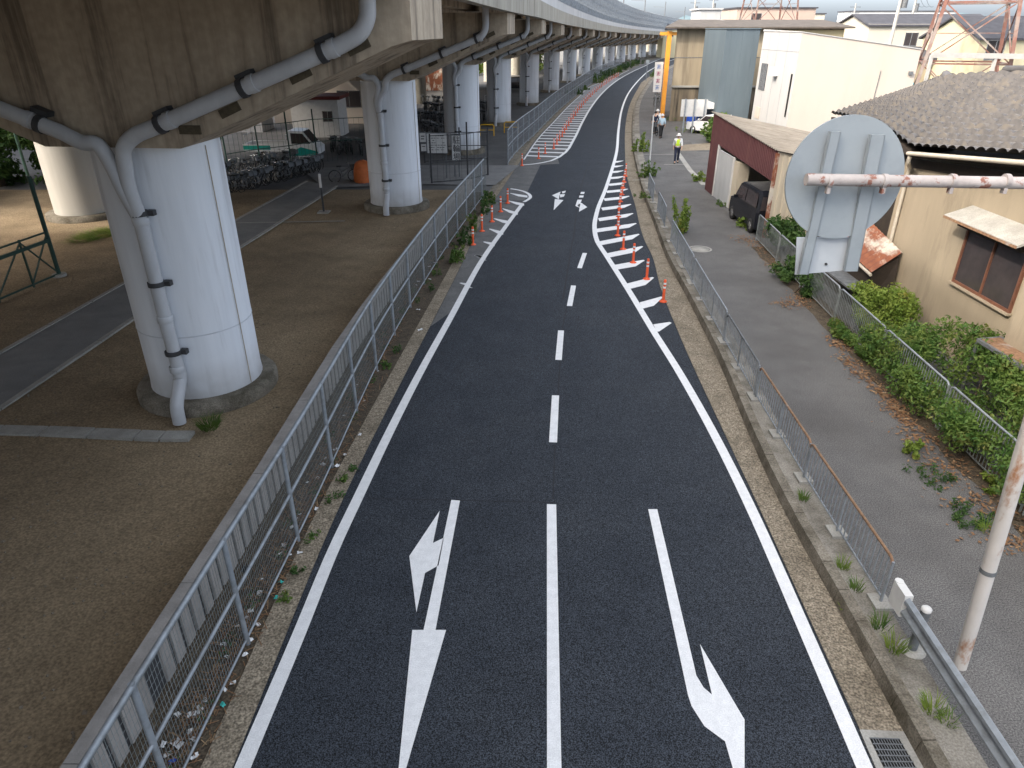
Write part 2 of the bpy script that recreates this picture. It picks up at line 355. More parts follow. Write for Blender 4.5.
# packed dirt under the viaduct, gently uneven
dm = MB(); nx, ny = 70, 90; X0,X1,Y0,Y1 = -46,-1.6,-6,37
for j in range(ny+1):
    for i in range(nx+1):
        x = X0+(X1-X0)*i/nx; y = Y0+(Y1-Y0)*j/ny
        dm.v.append((x,y,.006+.012*(math.sin(x*.9+y*.4)+math.sin(y*1.1-x*.5)+2)*.5))
for j in range(ny):
    for i in range(nx):
        a = j*(nx+1)+i; dm.f.append((a,a+1,a+nx+2,a+nx+1)); dm.sm.append(True)
# clip the dirt on the road side to the wall line
WALLX = lambda y: XFENCE(y)-.92
XFENCE = Poly(GP([(248,644),(301,535),(384,355),(430,275),(487,192)]))
dm.v = [(min(x, WALLX(y)-.02), y, z) for x,y,z in dm.v]
struct(dm,'dirt_ground','dirt')
Y = ys(-8,36.5,.5)
v = MB(); v.ribbon([(WALLX(y)-.05,y) for y in Y],[(XLG(y)-.02,y) for y in Y],.004); struct(v,'verge_soil','soil')
Yf = ys(36.5,330,2)
v = MB(); v.ribbon([(XFB(max(y,45))-.15 if y > 45 else XLG(y)-.6,y) for y in Yf],[(XLG(y)-.02,y) for y in Yf],.0045); struct(v,'far_verge','kerbstone')
lot = MB(); lot.poly([(-70,36.8,.002),(-1.0,36.8,.002),(-.5,41,.002),(3.5,66,.002),(16,140,.002),(30,200,.002),(-70,200,.002)]); struct(lot,'lot','lot')
Yr = ys(-8,60,.6)+ys(61,420,3)
rd = MB(); rd.ribbon([(XLG(y),y) for y in Yr],[(XGR(y),y) for y in Yr],.008); road = struct(rd,'road','asphalt')
# older grey asphalt: island strip, apron and far hatched strip
Ya = ys(18.2,34.4,.4)
oa = MB(); oa.ribbon([(XLG(y)+.01,y) for y in Ya],[(min(XLL(y),XLG(y)+.02+(y-18.2)*.35),y) for y in Ya],.012)
ap = GP([(527,193),(540.5,165)])
oa.ribbon([(XLG(34.4)+.01,34.4),(XLG(36.2)+.01,36.2),(XLG(44.6)+.01,44.6)],[(XLL(34.4),34.4),ap[0],ap[1]],.012)
Yb = ys(45.0,420,2)
oa.ribbon([(XLG(44.6)+.01,44.6)]+[(XLG(y)+.01,y) for y in Yb],[ap[1]]+[(XFL(max(y,47)),y) for y in Yb],.012)
struct(oa,'old_road_strip','old_asphalt')
ZP = .017
def paint(name, mb): return mb.build(name,'paint',road)
YL = ys(-6,33.9,.5)
mb = MB(); mb.line([(XLL(y),y) for y in YL],.19,ZP); paint('edge_line',mb)
mb = MB(); mb.line(cat_rom(GP([(524,202.3),(528.5,199.5),(530.3,197.3),(529,194.5),(524,191.8),(517,190),(510.5,189)]),4),.17,ZP); paint('edge_line',mb)
Y_ = ys(-6,60,.5)+ys(62,330,3)
mb = MB(); mb.line([(XRL(y),y) for y in Y_],.19,ZP); paint('edge_line',mb)
Y_ = ys(47.5,330,2)
mb = MB(); mb.line(cat_rom(GP([(521,165.2),(532,164.4),(541.6,163),(551,161)]),4)+[(XFL(y),y) for y in Y_],.19,ZP); paint('edge_line',mb)
Y_ = ys(46.5,160,2)
mb = MB(); mb.line([(XLG(y)+.16,y) for y in Y_],.10,ZP); paint('edge_line',mb)
for a,b in [((551.5,505),(554.5,800)),((555.5,396),(553,443)),((561,331),(558.5,360.5)),((573.5,286),(569.5,306.5)),((584.8,253.4),(579.5,268.6))]:
    A,B = G(*a),G(*b); mb = MB(); mb.line([A,B],.165,ZP); paint('centre_dash',mb)
def bar_poly(l, r, w, point):      # hatch bar from the edge line to a pointed end
    l, r = Vector(G(*l)), Vector(G(*r)); mb = MB(); s = .5 if point else 0
    d = (r-l).normalized()
    mb.poly([(l.x,l.y-w/2,ZP-.001),(r.x-d.x*s,r.y-d.y*s-w/2,ZP-.001),(r.x,r.y+w*.35,ZP-.001),(r.x-d.x*.05,r.y+w/2,ZP-.001),(l.x,l.y+w/2,ZP-.001)])
    return mb
z2 = lambda x,y:(580+x/6.4,150+y/6.4)
for (a,b,c,d) in [(222,78,282,74),(212,108,282,105),(205,143,284,138),(195,182,290,174),(185,225,303,213),(170,270,312,257),(155,320,322,303),(140,380,334,356),(120,448,347,415),(105,518,368,480),(125,600,387,550),(165,680,410,630),(215,755,420,720)]:
    paint('hatch_bar', bar_poly(z2(a,b),z2(c,d),.56,True))
for a,b in [((627,287),(655,280)),((641,306),(664,300)),((655,328.5),(673,326))]: paint('hatch_bar', bar_poly(a,b,.54,True))
z4 = lambda x,y:(440+x/6.4,150+y/6.4)
for (a,b,c,d) in [(560,300,448,284),(538,352,435,333),(498,410,398,383),(440,465,342,448),(405,535,312,515),(350,608,274,599),(282,695,220,688)]:
    paint('hatch_bar', bar_poly(z4(a,b),z4(c,d),.50,True))
for a,b in [((484,258),(474,257)),((469,286),(459,285))]: paint('hatch_bar', bar_poly(a,b,.40,True))
y = 47.6
while y < 132:
    xr, xl = XFL(y), XLG(y+.5)+.18
    mb = MB(); mb.poly([(xr,y-.23,ZP-.001),(xr,y+.23,ZP-.001),(xl,y+.73,ZP-.001),(xl,y+.27,ZP-.001)]); paint('hatch_bar',mb); y += 1.65
def arrow(polys):
    mb = MB()
    for q in polys: mb.poly([(*G(*p),ZP) for p in q])
    # triangulated concave outlines
    paint('turn_arrow',mb)
zl = lambda x,y:(370+x/2.667,480+y/2.667); zr = lambda x,y:(630+x/2.763,490+y/2.763)
arrow([[zl(*p) for p in q] for q in [[(217,55),(240,57),(175,402),(143,402)],[(186,84),(105,205),(124,355),(147,250),(168,170)],[(168,170),(147,250),(183,230),(197,156)],[(113,402),(203,402),(66,878)]]])
arrow([[zr(*p) for p in q] for q in [[(50,55),(75,55),(183,515),(160,570)],[(160,570),(183,515),(203,548),(226,568),(205,655),(170,600)],[(226,568),(193,428),(316,637),(316,768),(302,835),(262,697),(205,655)]]])
arrow([[z4(*p) for p in q] for q in [[(717,292),(772,268),(766,286),(760,318)],[(766,286),(770,306),(793,300),(800,284)],[(780,268),(806,262),(800,276),(783,280)],[(735,315),(790,323),(727,388)]]])
arrow([[z4(*p) for p in q] for q in [[(902,270),(926,270),(922,283),(898,283)],[(893,293),(920,293),(916,306),(889,306)],[(880,320),(908,320),(898,345),(892,372),(866,360)],[(905,340),(942,368),(889,398),(893,372),(880,355)]]])
def seam(pts,w=.035):
    mb = MB(); mb.line(GP(pts),w,.0115); mb.build('seam','tar',road)
seam([(558,395),(560,362)],.03); seam([(562,330),(567,307)],.03); seam([(563,300),(571,250),(574,235),(577,205),(583,180),(590,160)],.05); seam([(505,220.5),(575,224)],.05); seam([(337,498),(555,503)],.02); seam([(553,500),(555,445)],.02)
# gutters, kerb, path
Yg = ys(-8,150,.6)
q = MB(); q.ribbon([(XLG(y)-(.36 if y < 30 else .26),y) for y in Yg],[(XLG(y),y) for y in Yg],.022); struct(q,'left_gutter_strip','aggregate')
q = MB(); q.ribbon([(XGR(y),y) for y in Yg],[(XKR(y),y) for y in Yg],.024); struct(q,'right_gutter_strip','aggregate')
kb = MB(); y = -8.0
while y < 170:
    e = y+.6*1.0-.012 if y < 60 else y+3
    w = .20
    def kx(yy, o): return XKR(yy)+o
    b4 = [(kx(y,0),y,-.01),(kx(y,w+.02),y,-.01),(kx(e,w+.02),e,-.01),(kx(e,0),e,-.01)]
    t = .235+rng.uniform(-.008,.008)
    t4 = [(kx(y,.035),y,t),(kx(y,w),y,t),(kx(e,w),e,t),(kx(e,.035),e,t)]
    kb.hexa(b4,t4); y += .6 if y < 60 else 3.02
struct(kb,'kerb','kerbstone')
Yk = ys(-8,200,1)
q = MB(); q.ribbon([(XKR(y)+.2,y) for y in Yk],[(XKR(y)+.62,y) for y in Yk],PZ+.004); struct(q,'kerb_strip','kerbdirty')
hedge_px = [(755,240),(795,283),(828,317),(835,326),(949,441),(1016,484)]
XHF = Poly(GP(hedge_px,PZ)[:3]+GP(hedge_px,PZ)[4:5]+[(8.6,8),(8.5,0)])
def path_right(y):
    return XHF(y)-.1 if y < 26 else (XHF(26)+.3*(min(y,36)-26)*.15 if y < 37 else XKR(y)+4.3)
Yp = ys(-8,240,1)
q = MB(); q.ribbon([(XKR(y)+.18,y) for y in Yp],[(path_right(y),y) for y in Yp],PZ); struct(q,'path','path')
q = MB(); q.ribbon([(path_right(y)-.02,y) for y in Yp],[(110,y) for y in Yp],PZ-.006); struct(q,'yard_ground','lot')
q = MB(); q.poly([(*G(*p,PZ),PZ+.004) for p in [(689,181),(680,152),(712,152),(712,186)]]); struct(q,'side_road','path')
q = MB()
for a,b in [((643,154.4),(677,154.4)),((664,164.6),(684,164.6)),((633,180),(640,180))]: q.line([G(*a,PZ),G(*b,PZ)],.11,PZ+.008)
q.line(GP([(678,153),(690,170),(704,185)],PZ),.3,PZ+.007); struct(q,'path_joint','pale_conc')
q = MB(); q.poly([(*G(*p,PZ),PZ+.008) for p in [(681,145),(712,143),(712,150),(679,151)]]); struct(q,'drive_slab','aggregate')
# park path on the left with pale edging
up = [G(-60,392),G(0,355),G(127,283),G(233,223),G(307,182)]; lo = [G(-60,445),G(0,411),G(138,317),G(238,250),G(337,187)]
q = MB(); q.ribbon(up,lo,.045); struct(q,'park_path','park_path')
for nm,pl in (('path_edging',up),('path_edging',lo)):
    q = MB()
    for i in range(len(pl)-1):
        a,b = Vector(pl[i]),Vector(pl[i+1]); n = max(1,int((b-a).length/1.5))
        for k in range(n):
            p0,p1 = a.lerp(b,k/n),a.lerp(b,(k+.985)/n); q.bar((*p0,.02),(*p1,.02),.14,.10)
    struct(q,nm,'pale_conc')
q = MB(); q.line(GP([(236,224),(345,222)]),.12,.05); struct(q,'path_crossing_strip','pale_conc')
q = MB(); q.poly([(*p,.05) for p in GP([(325,189),(417,185),(495,186),(520,166),(417,166),(300,169)])]); struct(q,'side_lane','park_path')
# row of drain slabs at the left
root = empty('drain_cover_row',(*G(90,436),0),'row of pale concrete drain slabs crossing the dirt to the nearest drainpipe','drain cover')
px = [(-60,430),(0,432),(45,433),(92,435),(138,437),(163,438),(193,438)]
for i in range(len(px)-1):
    a,b = Vector(G(*px[i])),Vector(G(*px[i+1])); d = (b-a).normalized()*.02
    mb = MB(); o = Vector(root.location); mb.bar((a.x+d.x-o.x,a.y+d.y-o.y,.03),(b.x-d.x-o.x,b.y-d.y-o.y,.03+rng.uniform(-.004,.01)),.34,.09); mb.build('slab','pale_conc',root)
# hills beyond the town
hl = MB(); n = 90
hs = [(-2500+5000*i/n) for i in range(n+1)]
for i,x in enumerate(hs):
    h = 45+32*math.sin(i*.31)+22*math.sin(i*.83+1)+10*math.sin(i*2.1)
    hl.v += [(x,3400,-2),(x,3650,h*.7),(x,4000,h)]
for i in range(n):
    for k in (0,1): hl.f.append((3*i+k,3*i+3+k,3*i+4+k,3*i+1+k)); hl.sm.append(True)
struct(hl,'hills','hill')

g_ = random.Random(9); st = MB()
for i in range(2600):
    y = 3+g_.random()**1.6*32; x = g_.uniform(-16,WALLX(y)-.1); r_ = g_.uniform(.008,.026)*(1.6 if g_.random() < .06 else 1); a = g_.uniform(0,6.28); z = .012+.012*(math.sin(x*.9+y*.4)+math.sin(y*1.1-x*.5)+2)*.5
    b4 = [(x+r_*math.cos(a+k*1.57)*g_.uniform(.7,1.2),y+r_*math.sin(a+k*1.57)*g_.uniform(.7,1.2),z-.01) for k in range(4)]
    st.hexa(b4,[(x+(p[0]-x)*.6,y+(p[1]-y)*.6,z+r_*.55) for p in b4])
o = st.build('gravel','gravelmat'); tag(o,'small loose stones scattered over the dirt under the viaduct','gravel',kind='stuff')
# ------------------------------------------------------------------ viaduct
PIER = [(-7.13,14.51),(-5.45,33.0),(-3.39,49.74),(-1.15,65.3),(1.91,83.31),(5.30,101.59),(9.15,120.67)]
ang = math.atan2(9.15-5.30,120.67-101.59)
while len(PIER) < 22:
    ang += R(1.15); x,y = PIER[-1]; PIER.append((x+18.6*math.sin(ang),y+18.6*math.cos(ang)))
back = [(-11.6,-42),(-10.4,-23),(-8.9,-4)]
axis = cat_rom(back+PIER,10)
def DZ(y): return -.0105*min(max(0.0,y-44),240)
def frames_of(ax, off=0):
    out = []; s = 0; k = len(ax)
    for i,p in enumerate(ax):
        a,b = ax[max(i-1,0)],ax[min(i+1,k-1)]; d = Vector((b[0]-a[0],b[1]-a[1])).normalized(); r = (d.y,-d.x)
        if i: s += math.dist(ax[i],ax[i-1])
        out.append(((p[0]+r[0]*off,p[1]+r[1]*off),r,DZ(p[1])))
    return out
FR = frames_of(axis)
dk = empty('viaduct_deck',(*PIER[0],0),'long curving railway viaduct deck with pale parapet and grey noise barrier','viaduct deck')
def dpart(mb,name,m,par=dk):
    o = mb.build(name,m,par); o.matrix_parent_inverse = Matrix.Translation(-Vector(par.location)) if par is dk else o.matrix_parent_inverse; return o
mb = MB(); mb.sweep([(-5.5,8.75),(5.5,8.75),(5.5,9.0),(-5.5,9.0)],FR); dpart(mb,'slab','beam')
for sgn in (1,-1):
    mb = MB(); mb.sweep([(sgn*5.3,8.14),(sgn*5.62,8.14),(sgn*5.62,9.02),(sgn*5.3,9.02)][::sgn],FR); dpart(mb,'edge_beam','deckc')
    mb = MB(); mb.sweep([(sgn*5.42,9.03),(sgn*5.56,9.03),(sgn*5.56,10.25),(sgn*5.42,10.25)][::sgn],FR); dpart(mb,'parapet','parapet')
    mb = MB(); mb.sweep([(sgn*5.49,10.45),(sgn*5.49,13.0)],FR,False); dpart(mb,'noise_barrier','barrier')
    mb = MB()
    for z in (10.32,11.3,12.2,13.0): mb.sweep([(sgn*5.42,z-.035),(sgn*5.54,z-.035),(sgn*5.54,z+.035),(sgn*5.42,z+.035)][::sgn],FR)
    for i in range(len(FR)-1):
        for k in (0,.5):
            p = [FR[i][0][j]*(1-k)+FR[i+1][0][j]*k for j in (0,1)]; r = FR[i][1]; dz = FR[i][2]
            mb.bar((p[0]+r[0]*sgn*5.6,p[1]+r[1]*sgn*5.6,9.6+dz),(p[0]+r[0]*sgn*5.6,p[1]+r[1]*sgn*5.6,13.05+dz),.09)
    dpart(mb,'barrier_frame','galv')
for o_ in (-3.6,-1.2,1.2,3.6):
    mb = MB(); mb.sweep([(o_-.3,8.22),(o_+.3,8.22),(o_+.3,8.74),(o_-.3,8.74)],FR); dpart(mb,'girder','beam')
# fascia joints and stains as shallow brackets: downspout stubs along the edge beam
for i in range(30,len(FR),5):
    pass
# overhead line masts on the deck
for i in range(44,len(FR),22):
    p,r,dz = FR[i]; mb = MB(); x,y = p[0]+r[0]*4.6,p[1]+r[1]*4.6
    mb.tube([(x,y,9+dz),(x,y,17+dz)],.12,6); mb.bar((x,y,15.5+dz),(x-r[0]*3.5,y-r[1]*3.5,15.7+dz),.08); dpart(mb,'line_mast','galv_dark')

def rough_bracket(mb, p, w=.34): mb.box(p,(w,.1,.12))
def pier(i, px, py, heading, dz, first=False, lab=None, white=False, arm=5.55, rad=1.2):
    root = empty('viaduct_pier',(px,py,0),lab,'bridge pier','piers of the railway viaduct',-heading)
    H0 = 5.6+dz; T = 8.12+dz; r = rad
    mb = MB(); mb.lathe([(r+.02,.28),(r,.5),(r,H0+.02)],n=40); mb.build('column','colwhite' if white else 'colpaint',root)
    mb = MB(); mb.lathe([(r+.34,-.02),(r+.34,.22),(r+.27,.3),(r+.0,.3)],n=40); mb.build('footing','kerbstone',root)
    if not white and i < 6:
        for z in (1.75,):
            mb = MB(); mb.lathe([(r+.012,z-.012),(r+.004,z-.012),(r+.004,z+.012),(r+.012,z+.012)],n=40,cap=False); mb.build('joint_line','seamgrey',root)
        a_ = R(-14); mb = MB(); mb.tube([((r+.02)*math.cos(a_),(r+.02)*math.sin(a_),.32),((r+.012)*math.cos(a_),(r+.012)*math.sin(a_),H0-.1)],.009,6); mb.build('earth_cable','stainline',root)
    # hammerhead crossbeam: outline in x-z, extruded in y
    b = 1.4; ch = .1
    prof = [(-arm,T),(-arm,H0+1.75),(-arm+.35,H0+1.66),(-1.3,H0),(1.3,H0),(arm-.35,H0+1.66),(arm,H0+1.75),(arm,T)]
    mb = MB(); n = len(prof)
    lay = [(-b,1),(b,1)]
    vs = [(x,y,z) for y,_ in lay for x,z in prof]
    mb.add(vs,[tuple(range(n)),tuple(range(n,2*n))[::-1]]+[(k,n+k,n+(k+1)%n,(k+1)%n) for k in range(n)])
    mb.build('crossbeam','beam',root)
    # form panels at the beam end and blocks along the lower edge
    for x in (1.55,2.35,3.7,4.75,-2.4,-3.8):
        z = H0+ .30 + max(0,(abs(x)-1.3))*(1.66/(arm-1.65)) - .08
        mb = MB(); ang_ = math.atan2(1.66,arm-1.65)*(1 if x>0 else -1)
        if abs(x) < 1.6: ang_ = 0
        mb.box((x,-b-.006,z),(.40,.05,.15),mtx=Matrix.Rotation(-ang_,4,'Y')); mb.build('soffit_block','oliveband',root)
    # drain pipes: two branches along the beam joining at the column
    yb = -b-.22; pr = .135
    sl = 1.66/(arm-1.65)
    zc = lambda x: H0+.72+(abs(x)-1.3)*sl
    qx = .17 if first else -.08; ex = 5.02 if first else 4.6
    zs = lambda x: H0+.34+(abs(x)-.9)*.371
    cx = qx
    pth = [(ex,yb,T+.6),(ex,yb,zs(ex)+.42),(ex-.03,yb,zs(ex)+.2),(ex-.18,yb,zs(ex)-.02),(ex-.5,yb,zs(ex-.5)),(1.0,yb,zs(1.0)),(.62,yb,zs(.62)-.0),(.36,yb,H0+.02),(.27,yb+.04,H0-.3),(cx+.03,yb+.1,H0-.75),(cx,-r-.16,H0-1.3),(cx,-r-.15,2.2),(cx+.02,-r-.15,1.05),(cx+.03,-r-.25,.8),(cx+.05,-r-.55,.45),(cx+.05,-r-.60,.05)]
    sm = [pth[0]]+cat_rom(pth[1:5],5)+cat_rom(pth[5:11],5)+cat_rom(pth[11:],5)
    mb = MB(); mb.tube(sm,pr,14); pp = mb.build('drainpipe','pipe',root)
    for z in (H0-1.35,2.25,1.12): mb = MB(); mb.lathe([(pr+.012,z-.07),(pr+.02,z-.06),(pr+.02,z+.06),(pr+.012,z+.07)],(cx,-r-.155,0),16); mb.build('pipe_joint','pipe',pp)
    lx = ex-.1
    lp = [(-lx,yb,T+.6),(-lx,yb,zs(lx)+.3),(-lx+.18,yb,zs(lx)),(-lx+.5,yb,zs(lx-.5)),(-.75,yb,zs(.75)),(-.40,yb,zs(.5)-.08),(-.12,yb,H0+.08),(.02,yb+.03,H0-.25),(cx-.06,yb+.1,H0-.8),(cx-.01,-r-.13,H0-1.35)]
    mb = MB(); mb.tube([lp[0]]+cat_rom(lp[1:4],4)+cat_rom(lp[4:],5),pr,14); mb.build('drainpipe','pipe',root)
    for z in (H0-1.2,3.0,1.5):
        cl = MB(); cl.lathe([(pr+.03,z-.045),(pr+.03,z+.045)],(cx,-r-.155,0),14); cl.box((cx+.2,-r-.08,z),(.14,.12,.1)); cl.build('pipe_clamp','darkmetal',pp)
    for x in (1.15,2.75,4.2,-1.1,-3.0):
        zz = zs(x); sx_ = 1 if x>0 else -1; cl = MB()
        cl.tube([(x-.05*sx_,yb,zz-.018),(x+.05*sx_,yb,zz+.018)],pr+.025,14); cl.box((x+.02,-b-.1,zz+.2),(.30,.2,.09),mtx=Matrix.Rotation(-.36*sx_,4,'Y')); cl.build('pipe_clamp','darkmetal',pp)
        cl = MB(); cl.tube([(x+.13*sx_,yb,zz+.05),(x+.24*sx_,yb,zz+.09)],pr+.016,14); cl.build('pipe_joint','pipe',pp)
    return root
labs = ['nearest viaduct pier with pale blue column and forked grey drainpipes',
        'second viaduct pier, its column on the dirt beside the end of the mesh fence',
        'third viaduct pier, its column behind the notice boards',
        'fourth viaduct pier, with a yellow barrier round its column foot',
        'fifth viaduct pier, with a bicycle leaning at its foot',
        'sixth viaduct pier from the camera, pale column']
for i,(x,y) in enumerate(PIER[:20]):
    a,b = (PIER[i-1] if i else back[-1]),PIER[i+1]
    hd = math.atan2(b[0]-a[0],b[1]-a[1])
    lab = labs[i] if i < 6 else '%s viaduct pier counted from the camera, far along the curve'%(ORD[i] if i<20 else 'farthest')
    pier(i,x,y,hd,DZ(y),lab=lab,arm=5.65 if i==0 else 5.45,first=i==0,rad=1.2 if i<3 else 1.06)
# pier and deck of the neighbouring line at the left
p0 = (-19.3,31.4)
root = empty('viaduct_pier',(*p0,0),'white pier in sunlight at the left, below the dark beam of the nearest pier','bridge pier','piers of the railway viaduct',R(-5))
mb = MB(); mb.lathe([(1.22,.25),(1.2,6.2)],n=40); mb.build('column','colwhite',root)
mb = MB(); mb.lathe([(1.6,-.02),(1.6,.24),(1.2,.26)],n=40); mb.build('footing','kerbstone',root)
mb = MB(); mb.hexa([(-4.6,-1.2,7.2),(4.6,-1.2,7.2),(4.6,1.2,7.2),(-4.6,1.2,7.2)],[(-4.6,-1.2,8.1),(4.6,-1.2,8.1),(4.6,1.2,8.1),(-4.6,1.2,8.1)]); mb.hexa([(-1.3,-1.2,6.15),(1.3,-1.2,6.15),(1.3,1.2,6.15),(-1.3,1.2,6.15)],[(-4.4,-1.2,7.25),(4.4,-1.2,7.25),(4.4,1.2,7.25),(-4.4,1.2,7.25)]); mb.build('crossbeam','beam',root)
for i in range(4,18):
    a,b = PIER[i-1],PIER[i+1]; dd_ = Vector((b[0]-a[0],b[1]-a[1])).normalized(); x,y = PIER[i][0]-dd_.y*13,PIER[i][1]+dd_.x*13; zt_ = 8.12+DZ(PIER[i][1])
    root = empty('viaduct_pier',(x,y,0),'%s pier of the second row, glimpsed behind the nearer piers of the curve'%ORD[i-4],'bridge pier','piers of the railway viaduct',-math.atan2(dd_.x,dd_.y))
    mb = MB(); mb.lathe([(1.06,0),(1.06,6.2+zt_-8.12)],n=24); mb.build('column','deckc',root)
    mb = MB(); mb.hexa([(-1.2,-1.1,zt_-2),(1.2,-1.1,zt_-2),(1.2,1.1,zt_-2),(-1.2,1.1,zt_-2)],[(-3.8,-1.1,zt_),(4.2,-1.1,zt_),(4.2,1.1,zt_),(-3.8,1.1,zt_)]); mb.build('crossbeam','beam',root)
ax0 = [f[0] for f in frames_of(axis,-13.0) if f[0][1] < 112]
ax1 = [f[0] for f in frames_of(axis,-13.0) if 108 < f[0][1] < 330]
mb = MB(); mb.sweep([(-4.8,8.2),(7.36,8.2),(7.36,9.6),(-4.8,9.6)],frames_of(ax0)); mb.sweep([(-1.0,8.21),(7.35,8.21),(7.35,9.59),(-1.0,9.59)],frames_of(ax1)); tag(mb.build('viaduct_deck','beam'),'concrete deck of the neighbouring line above the white pier','viaduct deck')

# ------------------------------------------------------------------ low concrete wall and mesh fence on the left
wl = MB(); wy = -6.0
while wy < 36.4:
    e = wy+.20; xw = lambda q: XFENCE(q)-.78
    if abs(wy-5.95) > .15: wl.hexa([(xw(wy)-.035,wy,0),(xw(wy),wy,0),(xw(e),e,0),(xw(e)-.035,e,0)],[(xw(wy)-.035,wy,.62),(xw(wy),wy,.62),(xw(e),e,.62),(xw(e)-.035,e,.62)])
    wy += .29
wl2 = MB()
Yw = ys(-6,36.4,2.65)
for i in range(len(Yw)-1):
    a,b = Yw[i],Yw[i+1]-.012
    wl2.hexa([(xw(a)-.2,a,.62),(xw(a)+.01,a,.62),(xw(b)+.01,b,.62),(xw(b)-.2,b,.62)],[(xw(a)-.2,a,.69),(xw(a)+.005,a,.69),(xw(b)+.005,b,.69),(xw(b)-.2,b,.69)])
root = empty('low_wall',(xw(15),15,0),'low slotted concrete wall along the dirt, behind the near mesh fence','wall')
I_ = Matrix.Translation(-Vector(root.location))
def pp_(o,par): o.parent = par; o.matrix_parent_inverse = Matrix.Translation(-Vector(par.location)); return o
def part(mb,name,m,par): return pp_(mb.build(name,m),par)
part(wl,'wall_blocks','wall_conc',root); part(wl2,'coping','wall_conc',root)
bk = MB(); bk.ribbon([(xw(q)-.14,q) for q in Yw],[(xw(q)-.13,q) for q in Yw],.41)
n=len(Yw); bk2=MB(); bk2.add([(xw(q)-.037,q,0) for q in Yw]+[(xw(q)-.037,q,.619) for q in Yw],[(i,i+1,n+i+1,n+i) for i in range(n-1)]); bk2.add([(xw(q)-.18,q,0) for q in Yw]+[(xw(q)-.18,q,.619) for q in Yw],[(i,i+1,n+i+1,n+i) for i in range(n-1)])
part(bk2,'slot_shade','darkmetal',root)  # dark sheet paints the shade inside the wall slots

def mesh_fence(fx, y0, y1, hgt, label, post_sp, step, m='galv', pr=.03, mid=True, z0=.05, lean=0.0, mesh_m='galv_dark', hor=None, vw=.004):
    root = empty('mesh_fence',(fx((y0+y1)/2),(y0+y1)/2,0),label,'fence')
    yy = ys(y0,y1,post_sp)
    for q in yy:
        mb = MB(); mb.tube([(fx(q),q,-.05),(fx(q),q,hgt+.03)],pr,8); part(mb,'post',m,root)
    pts = ys(y0,y1,1.0)
    def rail(z,r,nm):
        mb = MB(); mb.tube([(fx(q),q,z) for q in pts],r,8); part(mb,nm,m,root)
    rail(hgt,pr*.95,'top_rail')
    if mid: rail(hgt*.52,pr*.7,'mid_rail')
    rail(.1,pr*.5,'bottom_rail')
    mb = MB(); q = y0
    while q < y1:
        mb.bar((fx(q)-.02,q,.1),(fx(q)-.02,q,hgt),vw); q += step
    z = .16
    while z < hgt:
        if hor: mb.tube([(fx(q)-.02,q,z) for q in ys(y0,y1,2.0)],vw*.6,3,False); z += hor
        else: break
    part(mb,'wire_mesh',mesh_m,root)
    return root
mesh_fence(XFENCE,2.5,36.4,1.80,'long galvanised mesh fence between the dirt ground and the near left road edge',2.15,.055,hor=.11,vw=.0038,mesh_m='galv_mid',pr=.038)
mesh_fence(XFB,44.6,168,2.05,'tall galvanised fence along the far left side of the road under the viaduct',2.6,.30,m='galv',pr=.04,hor=.65,vw=.016,mesh_m='galv')

# ------------------------------------------------------------------ right railing panels on the kerb strip
def xrail(y): return np.interp(y,[0,7.2,10,14,18,22,26,30,34,38],[5.1,5.26,5.3,5.42,5.62,5.85,6.1,6.45,6.75,7.15])
def picket_panel(name, fx, y0, y1, hgt, label, group, top='galv', m='galv', step=.12, posts=None, zb=PZ, br=.007, tr=.022):
    root = empty(name,(float(fx((y0+y1)/2)),(y0+y1)/2,zb),label,'railing' if name=='railing_panel' else 'fence',group)
    P3 = lambda q,z:(float(fx(q)),q,zb+z)
    yy = ys(y0,y1,max(.5,(y1-y0)/6))
    rr = .09
    tp = [P3(y0,hgt-rr),P3(y0+.03,hgt-.03),P3(y0+rr,hgt)]+[P3(q,hgt) for q in yy[1:-1]]+[P3(y1-rr,hgt),P3(y1-.03,hgt-.03),P3(y1,hgt-rr)]
    mb = MB(); mb.tube(tp,tr,8); part(mb,'top_rail',top,root)
    mb = MB(); mb.tube([P3(y0,.12),P3((y0+y1)/2,.12),P3(y1,.12)],tr*.7,6); part(mb,'bottom_rail',m,root)
    for q in (posts or [y0,(y0+y1)/2,y1]):
        mb = MB(); mb.tube([P3(q,-.03),P3(q,hgt-.03)],tr*.95,8); part(mb,'post',m,root)
    if name == 'railing_panel':
        for q in (posts or [y0,(y0+y1)/2,y1]):
            p = P3(q,.02); mb = MB(); mb.box((p[0],p[1],p[2]),(.26,.30,.06+.02*rng.random())); part(mb,'post_pad','pale_conc',root)
    mb = MB(); q = y0+step
    while q < y1-.04: mb.bar(P3(q,.12),P3(q,hgt),br*2); q += step
    part(mb,'balusters',m,root)
    return root
gr = 'railing panels along the right kerb'
picket_panel('railing_panel',xrail,7.35,10.4,.80,'nearest kerb railing panel with a rusty brown top rail ending by the guardrail',gr,'rustrail',posts=[7.35,8.9,10.4])
picket_panel('railing_panel',xrail,10.42,13.5,.80,'second kerb railing panel with a rusty top rail, following the nearest one',gr,'rustrail',posts=[10.42,11.95,13.5])
picket_panel('railing_panel',xrail,13.6,16.6,.82,'third kerb railing panel, dull yellowish top rail',gr,'galv_dark',posts=[13.6,15.1,16.6])
picket_panel('railing_panel',xrail,16.7,21.3,.86,'fourth kerb railing panel from the guardrail, all pale galvanised steel',gr,posts=[16.7,18.2,19.8,21.3])
picket_panel('railing_panel',xrail,21.5,26.2,.88,'fifth kerb railing panel, ending at the tall green weeds',gr,posts=[21.5,23,24.6,26.2])
picket_panel('railing_panel',xrail,28.4,31.2,.9,'short kerb railing panel just beyond the tall green weeds',gr)
